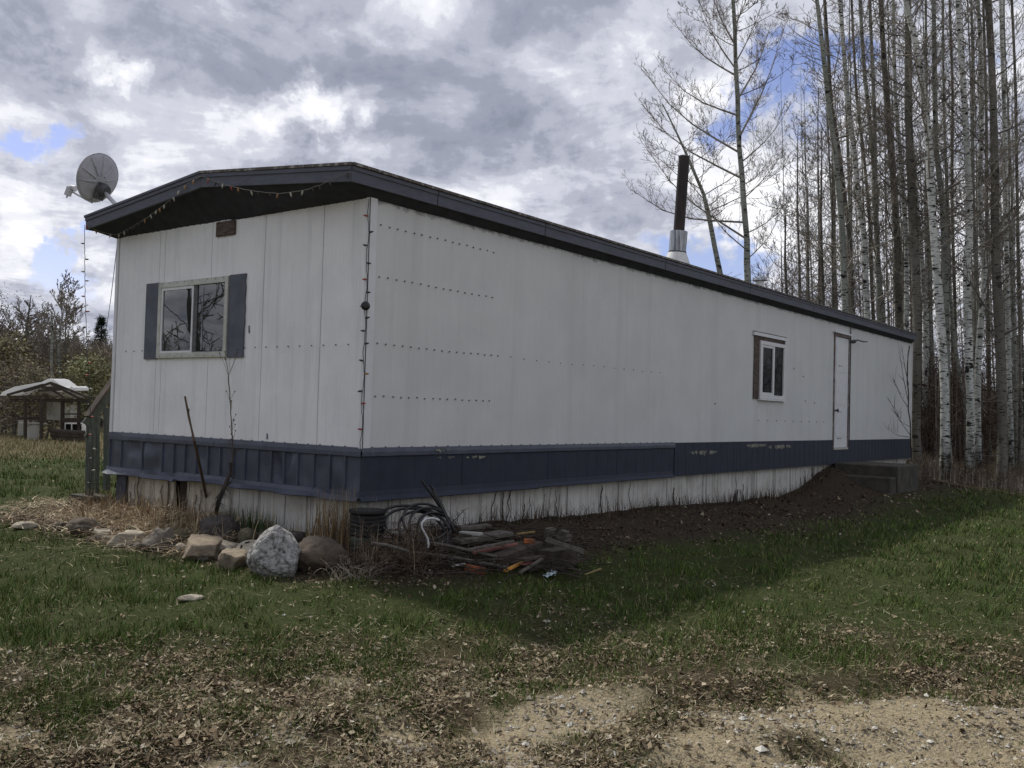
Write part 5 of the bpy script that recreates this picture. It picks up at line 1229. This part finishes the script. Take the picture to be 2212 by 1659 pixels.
tree(P, [.05, .04, .025, .012], 'second pale aspen twinned with the tall one', aspen, 82, cb=.25, nb=30, bl=1.2, maxl=2, rmin=.012, den=1.2, upw=.9, tw=twig_l, group='trees at the edge of the far wood', stubs=False)
P = [place(113, 34), atd(113, 780, 34), atd(111, 675, 34)]
tree(P, [.055, .045, .035], 'dead pale pole like trunk with broken top above the shelter', aspen, 83, cb=.4, nb=4, bl=.5, maxl=1, rmin=.01, group='trees at the edge of the far wood')
# mass of far wood all round the clearing, and undergrowth in the grove
def wood_mass(name, label, th0, th1, r0, r1, h, nstem, nleaf, cols, seed, lsz=.12, hv=.5):
    rs = np.random.RandomState(seed); V = []; C_ = []
    th = rs.uniform(th0, th1, nstem); R_ = rs.uniform(r0, r1, nstem); x = CAM[0]+R_*np.cos(th); y = CAM[1]+R_*np.sin(th); z = gz(x, y)-.1
    hh = h*(.45+hv*fbm(th*26, R_*.06, seed, 3)*1.5)*rs.uniform(.6, 1.05, nstem)
    tx = x+rs.normal(size=nstem)*.05*hh; ty = y+rs.normal(size=nstem)*.05*hh; w = rs.uniform(.008, .035, nstem)*R_/32
    px, py = -np.sin(th)*w, np.cos(th)*w
    V.append(np.stack([np.stack([x-px, y-py, z], -1), np.stack([x+px, y+py, z], -1), np.stack([tx, ty, z+hh], -1)], 1)); C_.append(np.array([(.20, .175, .15)])*rs.uniform(.6, 2.0, (nstem, 1)))
    i = rs.randint(nstem, size=nleaf); f = rs.uniform(.03, 1, nleaf)**.8; zz = z[i]+hh[i]*f; sp = (.35+.35*np.sin(np.pi*np.clip(f, 0, 1)))
    cx = x[i]+(tx[i]-x[i])*f+rs.normal(size=nleaf)*sp; cy = y[i]+(ty[i]-y[i])*f+rs.normal(size=nleaf)*sp
    a = rs.normal(size=(nleaf, 3)); a[:, 2] = np.abs(a[:, 2])*1.8; a /= np.linalg.norm(a, axis=1, keepdims=True); L_ = rs.uniform(.3, 1.2, nleaf)[:, None]*lsz*4
    b = rs.normal(size=(nleaf, 3)); b /= np.linalg.norm(b, axis=1, keepdims=True); wv_ = lsz*.10
    c0_ = np.stack([cx, cy, zz], -1); V.append(np.stack([c0_-b*wv_, c0_+b*wv_, c0_+a*L_], 1)); k_ = np.array(cols)[rs.randint(len(cols), size=nleaf)]*rs.uniform(.6, 1.4, (nleaf, 1)); C_.append(k_)
    return mesh_from_tris(name, np.concatenate(V), np.concatenate(C_), olive, label)
wood_mass('far_woods', 'brown leafless wood closing the left side of the clearing', 1.02, 1.32, 42, 62, 4.5, 5600, 150000, BR+[(.22, .19, .14), (.16, .15, .08)], 1, .20)
wood_mass('far_woods', 'leafless wood far behind the grove and the roof', .12, 1.02, 46, 70, 3.4, 5200, 90000, BR+[(.22, .19, .16)], 2, .22)
wood_mass('grove_undergrowth', 'dense reddish brown brush between the trunks of the grove', .20, .36, 24.5, 34, 3.3, 3200, 90000, [(.085, .058, .045), (.06, .045, .038), (.12, .09, .065)], 3, .10)
wood_mass('grove_undergrowth', 'brush and dry shoots at the foot of the grove', .16, .36, 21, 25, .5, 1600, 12000, [(.14, .105, .07), (.09, .07, .05), (.18, .145, .095)], 4, .06)
wood_mass('far_woods', 'leafless wood behind the place where the camera stands', 1.32, 2*math.pi+.12, 48, 62, 6.0, 2500, 40000, BR, 5, .45)
spruce('spruce_tree', place(2190, 36), 4.4, 1.3, 'dark spruce half hidden low among the trunks at the right', 12, group='grove conifers')

# ------------------------------------------------------------------ garden shelter and shed behind
ZS = lambda x, y: (x*.2603, 561.6+y*.2603)
DS = 26.5
def zs(x, y, D=DS): return atd(*ZS(x, y), D)
sh = empty('garden_shelter', tuple(place(100, DS)), 'open timber garden shelter under a torn white sheet roof', 'shelter')
shw = bpy.data.materials.new('white_plastic_sheet'); shw.use_nodes = True; N_ = shw.node_tree.nodes; L_n = shw.node_tree.links
for n_ in list(N_): N_.remove(n_)
o_n = N_.new('ShaderNodeOutputMaterial'); m_n = N_.new('ShaderNodeMixShader'); d_n = N_.new('ShaderNodeBsdfDiffuse'); t_n = N_.new('ShaderNodeBsdfTranslucent'); m_n.inputs[0].default_value = .45
d_n.inputs[0].default_value = (.82, .82, .82, 1); t_n.inputs[0].default_value = (.85, .85, .85, 1); L_n.new(d_n.outputs[0], m_n.inputs[1]); L_n.new(t_n.outputs[0], m_n.inputs[2]); L_n.new(m_n.outputs[0], o_n.inputs[0])
shg = mat('dull_sheet', (.42, .41, .37), .8, var=.2, scale=3)
dkb = mat('old_dark_post', (.055, .045, .036), .9, var=.3, scale=8)
for x, yb_, D in ((210, 1515, DS-1), (345, 1525, DS-1), (520, 1450, DS), (655, 1450, DS), (110, 1480, DS+2.5), (430, 1440, DS+2.5)):
    a = zs(x, 1150, D); b = zs(x, yb_, D); b[2] = float(gz(b[0], b[1]))-.05; MB().bar(b, a, .065 if x != 520 else .10, .07, (1, 0, 0)).build('post', dkb, sh)
def pb2_(x0, y0, x1, y1, w, D0=DS, D1=DS, m=dkb, nm='beam'): MB().bar(zs(x0, y0, D0), zs(x1, y1, D1), w, w*.8).build(nm, m, sh)
pb2_(90, 1165, 740, 1165, .12); pb2_(120, 1135, 340, 1135, .08, DS-1, DS-1); pb2_(150, 1315, 330, 1315, .10); pb2_(520, 1330, 700, 1330, .16); pb2_(520, 1278, 655, 1278, .05); pb2_(170, 1270, 300, 1270, .06, DS+1, DS+1)
for (x0, y0, x1, y1) in ((360, 1035, 60, 1120), (425, 1018, 740, 1142), (415, 1022, 650, 1145), (355, 1045, 200, 1090), (425, 1018, 360, 1040), (425, 1075, 535, 1140), (540, 1085, 650, 1145), (320, 1085, 520, 1075), (350, 1060, 480, 1060)):
    pb2_(x0, y0, x1, y1, .07, DS-.6, DS-.6, nm='rafter')
mb = MB()
def sheet(pts, D0, D1, m, nm):
    # a sagging sheet between a front and a rear edge
    n = len(pts); v = []; mb = MB()
    for i, (x, y) in enumerate(pts): v.append((zs(x, y, D0), zs(x+8, y-6, D1)+np.array([0, 0, .05*math.sin(i*2.1)])))
    for i in range(n-1): mb.prism([v[i][0], v[i+1][0], v[i+1][1], v[i][1]], (0, 0, .02))
    return mb.build(nm, m, sh)
def panel(pts, D, m, nm='sheet_panel', t=.012): MB().prism([zs(x, y, D) for x, y in pts], _F*t).build(nm, m, sh)
panel([(0, 1125), (20, 1095), (120, 1052), (240, 1030), (345, 1012), (400, 985), (445, 992), (520, 1050), (575, 1062), (590, 1048), (612, 1060), (620, 1085), (560, 1080), (520, 1068), (430, 1018), (350, 1035), (225, 1075), (90, 1125)], DS-.3, shw, 'roof_sheet', .9)
panel([(90, 1122), (170, 1085), (225, 1080), (185, 1125)], DS+.4, shw); panel([(315, 1082), (430, 1082), (515, 1130), (420, 1122)], DS+.4, shg)
panel([(430, 1080), (550, 1078), (590, 1092), (470, 1095)], DS+.5, shw); panel([(525, 1102), (570, 1102), (635, 1142), (560, 1135)], DS+.4, shg); panel([(580, 1098), (640, 1096), (728, 1140), (650, 1140)], DS+.4, shg)
panel([(388, 1165), (515, 1168), (513, 1332), (386, 1325)], DS+.6, shg, 'side_sheet')
shed = empty('garden_shed', tuple(place(155, DS+6)), 'small pale shed with a plain door seen through the shelter', 'shed')
def pan2(pts, D, m, nm, t=.05): return MB().prism([zs(x, y, D) for x, y in pts], _F*t).build(nm, m, shed)
pan2([(530, 1185), (645, 1185), (645, 1330), (530, 1330)], DS+6, shg, 'wall', 2.0)
pan2([(585, 1205), (638, 1205), (636, 1318), (583, 1318)], DS+5.9, shw, 'door'); pan2([(520, 1170), (655, 1170), (655, 1186), (520, 1186)], DS+5.8, dkb, 'roof', 2.3)
bx_ = empty('cold_frame', tuple(place(158, DS-.2)), 'white framed box with dark window standing under the shelter rail', 'cold frame')
def pan3(pts, D, m, nm, t=.05): return MB().prism([zs(x, y, D) for x, y in pts], _F*t).build(nm, m, bx_)
pan3([(530, 1350), (680, 1350), (680, 1438), (530, 1438)], DS+.25, shw, 'front_frame', .5)
pan3([(545, 1362), (585, 1362), (585, 1430), (545, 1430)], DS+.2, dark_m, 'pane', .03); pan3([(600, 1362), (672, 1362), (672, 1430), (600, 1430)], DS+.2, glass_side, 'pane', .03)
pale_box = empty('pale_crate', tuple(place(50, DS+1)), 'pale low crate behind the left shelter posts', 'crate')
MB().prism([zs(x, y, DS+1) for x, y in ((150, 1325), (225, 1325), (225, 1450), (145, 1460))], _F*.6).build('panel', shg, pale_box)
for k, (x0, y0, x1, y1, w) in enumerate(((435, 1440, 700, 1455, .16), (430, 1462, 690, 1480, .16), (440, 1490, 700, 1500, .14), (560, 1515, 700, 1525, .06))):
    a, b = zs(x0, y0, DS-.8), zs(x1, y1, DS-.8); a[2] = float(gz(a[0], a[1]))+.14*(3-k)*.6+.03; b[2] = float(gz(b[0], b[1]))+.14*(3-k)*.6
    tag(MB().tube([a, (a+b)/2, b], w/2, 8).build('log', dkb, loc=tuple((a+b)/2)), ['topmost dark log lying below the white framed box', 'dark log second from the top of the low log stack', 'dark log lowest in the stack', 'thin pale pole on the ground before the logs'][k], 'log', 'logs by the shelter')
p = zs(275, 1400, DS-.5); tag(MB().tube([p+np.array([0, 0, -.3]), p+np.array([0, 0, .1])], [.14, .16], 9).bar(p+np.array([-.3, 0, .16]), p+np.array([.3, 0, .14]), .3, .04).build('yard_stool', shg, loc=tuple(p)), 'small pale stool like stand among the shrubs', 'stand')

# ------------------------------------------------------------------ grass, leaves, straw, pebbles
def sample(n, a0, a1, half, seed, power=1.6):
    rs = np.random.RandomState(seed); f = rs.uniform(size=n); k = 1-power
    a = (a0**k+(a1**k-a0**k)*f)**(1/k) if abs(k) > 1e-6 else a0*(a1/a0)**f
    l = rs.uniform(-half, half, n)*a
    x = CAM[0]+a*math.cos(YAW)+l*math.sin(YAW); y = CAM[1]+a*math.sin(YAW)-l*math.cos(YAW)
    return rs, x, y, a, l
def outside(x, y): return ~((x > -.02) & (y > -.01) & (y < W+.02) & (x < LN))
def lawn():
    V = []; C_ = []
    rs, x, y, a, l = sample(520000, 2.9, 34, .72, 1, 1.45)
    z_ = zones(x, y); tuft = fbm(x*6, y*6, 61, 3); big = fbm(x*.6, y*.6, 66, 3)
    keep = (rs.uniform(size=len(x)) < z_['grass']*np.clip((tuft-.28)*3.2, .04, 1.15)) & outside(x, y) & (z_['dry'] < rs.uniform(.3, 1.3, len(x)))
    x, y, a, big = x[keep], y[keep], a[keep], big[keep]; n = len(x); z = gz(x, y)-.006
    g = z_['grass'][keep]; h = rs.uniform(.018, .050, n)*(.6+.8*g)*(1+.03*a); th = rs.uniform(0, 6.283, n); ln = rs.uniform(.1, 1.1, n)*h; w = rs.uniform(.0018, .0036, n)*np.maximum(1, a/6)
    px, py = -np.sin(th)*w, np.cos(th)*w
    V = np.stack([np.stack([x-px, y-py, z], -1), np.stack([x+px, y+py, z], -1), np.stack([x+np.cos(th)*ln, y+np.sin(th)*ln, z+h], -1)], 1)
    pal = np.array([(.053, .094, .013), (.070, .116, .016), (.098, .130, .026), (.040, .075, .013), (.20, .17, .08)]); ix = rs.choice(5, n, p=[.28, .26, .2, .17, .09])
    c = pal[ix]*rs.uniform(.7, 1.3, (n, 1))*(.75+.5*big[:, None])
    o = mesh_from_tris('lawn_grass', V, c, olive_grass, 'short patchy spring lawn grass in front of the mobile home')
    return n
olive_grass = mat('grass_blades', (0, 0, 0), .65, var=.12, scale=3, attr='col', spec=.2)
lawn()
def leaves():
    rs, x, y, a, l = sample(330000, 2.8, 24, .72, 2, 1.75); z_ = zones(x, y); cl = fbm(x*3.2, y*3.2, 71, 4)
    pr = np.clip(z_['litter']*1.3+z_['soil']*.95+.06, 0, 1)*np.clip((cl-.34)*5.5, .08, 1)*(1-.55*z_['sand'])*(1-.8*z_['dry'])
    k = (rs.uniform(size=len(x)) < pr*.8) & outside(x, y); x, y, a = x[k], y[k], a[k]; so = z_['soil'][k]; n = len(x)
    z = gz(x, y)+rs.uniform(.002, .02, n); s = (.0035+rs.gamma(2.2, .0031, n)).clip(.0035, .024)*np.maximum(1, a/7); th = rs.uniform(0, 6.283, n); ti = rs.normal(size=n)*.5; t2 = rs.normal(size=n)*.4
    u = np.stack([np.cos(th)*np.cos(ti), np.sin(th)*np.cos(ti), np.sin(ti)], -1)*s[:, None]; v = np.stack([-np.sin(th)*np.cos(t2), np.cos(th)*np.cos(t2), np.sin(t2)], -1)*s[:, None]*rs.uniform(.3, .8, (n, 1))
    c0_ = np.stack([x, y, z], -1); cu = np.zeros((n, 3)); cu[:, 2] = s*rs.uniform(-.2, .7, n)
    A, B, C2, D2 = c0_+u+cu, c0_+v, c0_-u+cu*.5, c0_-v
    V = np.concatenate([np.stack([A, B, D2], 1), np.stack([C2, D2, B], 1)])
    pal = np.array([(.28, .225, .145), (.17, .125, .075), (.37, .315, .22), (.08, .058, .036), (.23, .185, .12), (.48, .43, .34)]); ix = rs.choice(6, n, p=[.26, .26, .12, .22, .12, .02])
    dk = np.array([(.075, .052, .035), (.05, .036, .027), (.11, .08, .055)])[rs.randint(3, size=n)]
    c = np.where((rs.uniform(size=(n, 1)) < so[:, None]*.93), dk, pal[ix])*rs.uniform(.7, 1.3, (n, 1))
    mesh_from_tris('fallen_leaves', V, np.concatenate([c, c]), straw_m, 'curled dead leaves scattered over lawn, track edge and bare soil'); return n
leaves()
def straws():
    rs, x, y, a, l = sample(60000, 2.9, 26, .72, 3, 1.6); z_ = zones(x, y)
    k = (rs.uniform(size=len(x)) < np.clip(.25+z_['litter']*.5+z_['dry'], 0, 1)*(1-.75*z_['sand'])*(1-z_['soil']*.8)) & outside(x, y); x, y, a = x[k], y[k], a[k]; n = len(x)
    z = gz(x, y)+rs.uniform(.003, .022, n); th = rs.uniform(0, 6.283, n); L_ = rs.uniform(.02, .11, n); w = rs.uniform(.001, .0022, n)*np.maximum(1, a/5)
    px, py = -np.sin(th)*w, np.cos(th)*w
    V = np.stack([np.stack([x-px, y-py, z], -1), np.stack([x+px, y+py, z], -1), np.stack([x+np.cos(th)*L_, y+np.sin(th)*L_, z+rs.uniform(-.01, .03, n)], -1)], 1)
    c = np.array([(.30, .25, .16), (.22, .17, .10), (.38, .34, .24)])[rs.randint(3, size=n)]*rs.uniform(.7, 1.2, (n, 1)); mesh_from_tris('dry_straw', V, c, straw_m, 'thin dry grass stems lying on lawn and litter')
straws()
def meadow():
    rs, x, y, a, l = sample(150000, 14, 48, .72, 4, 1.3); z_ = zones(x, y); k = (rs.uniform(size=len(x)) < z_['dry']*np.where(x > 14.5, .35, .9)) & outside(x, y); x, y, a = x[k], y[k], a[k]; n = len(x)
    z = gz(x, y)-.01; h = rs.uniform(.05, .20, n)*np.where(x > 14.5, .45, .9); th = rs.uniform(0, 6.283, n); ln = rs.uniform(.2, 1.5, n)*h; w = rs.uniform(.003, .006, n)*a/14
    px, py = -np.sin(th)*w, np.cos(th)*w
    V = np.stack([np.stack([x-px, y-py, z], -1), np.stack([x+px, y+py, z], -1), np.stack([x+np.cos(th)*ln, y+np.sin(th)*ln, z+h], -1)], 1)
    c = np.array([(.26, .21, .12), (.20, .16, .085), (.32, .27, .17), (.12, .13, .05)])[rs.randint(4, size=n)]*rs.uniform(.7, 1.2, (n, 1)); mesh_from_tris('dry_meadow', V, c, straw_m, 'bleached dry meadow grass at the edge of the wood and grove')
meadow()
def pebbles():
    rs, x, y, a, l = sample(110000, 2.8, 8.5, .72, 5, 2.0); z_ = zones(x, y); cl = fbm(x*2, y*2, 81, 3)
    k = (rs.uniform(size=len(x)) < (z_['sand']*.5+.012)*np.clip((cl-.3)*3, .1, 1)); x, y = x[k], y[k]; n = len(x); s = rs.gamma(2.0, .0022, n)+.002; z = gz(x, y)+s*.25
    o8 = np.array([(1, 0, 0), (0, 1, 0), (-1, 0, 0), (0, -1, 0), (0, 0, .75), (0, 0, -.75)], float); F8 = np.array([(0, 1, 4), (1, 2, 4), (2, 3, 4), (3, 0, 4)])
    j = 1+rs.normal(size=(n, 6, 1))*.18; th = rs.uniform(0, 6.28, n); c_, s_ = np.cos(th), np.sin(th); P = o8[None]*j*s[:, None, None]; P = np.stack([P[..., 0]*c_[:, None]-P[..., 1]*s_[:, None], P[..., 0]*s_[:, None]+P[..., 1]*c_[:, None], P[..., 2]], -1)*np.array([1.3, 1, 1])
    P = P+np.stack([x, y, z], -1)[:, None]; V = P[:, F8].reshape(-1, 3, 3); c = np.array([(.42, .38, .30), (.32, .27, .20), (.52, .50, .44), (.22, .19, .15)])[rs.randint(4, size=n)]*rs.uniform(.8, 1.15, (n, 1))
    mesh_from_tris('gravel', V, np.repeat(c, 4, axis=0), straw_m, 'small pale pebbles on the sandy track')
pebbles()
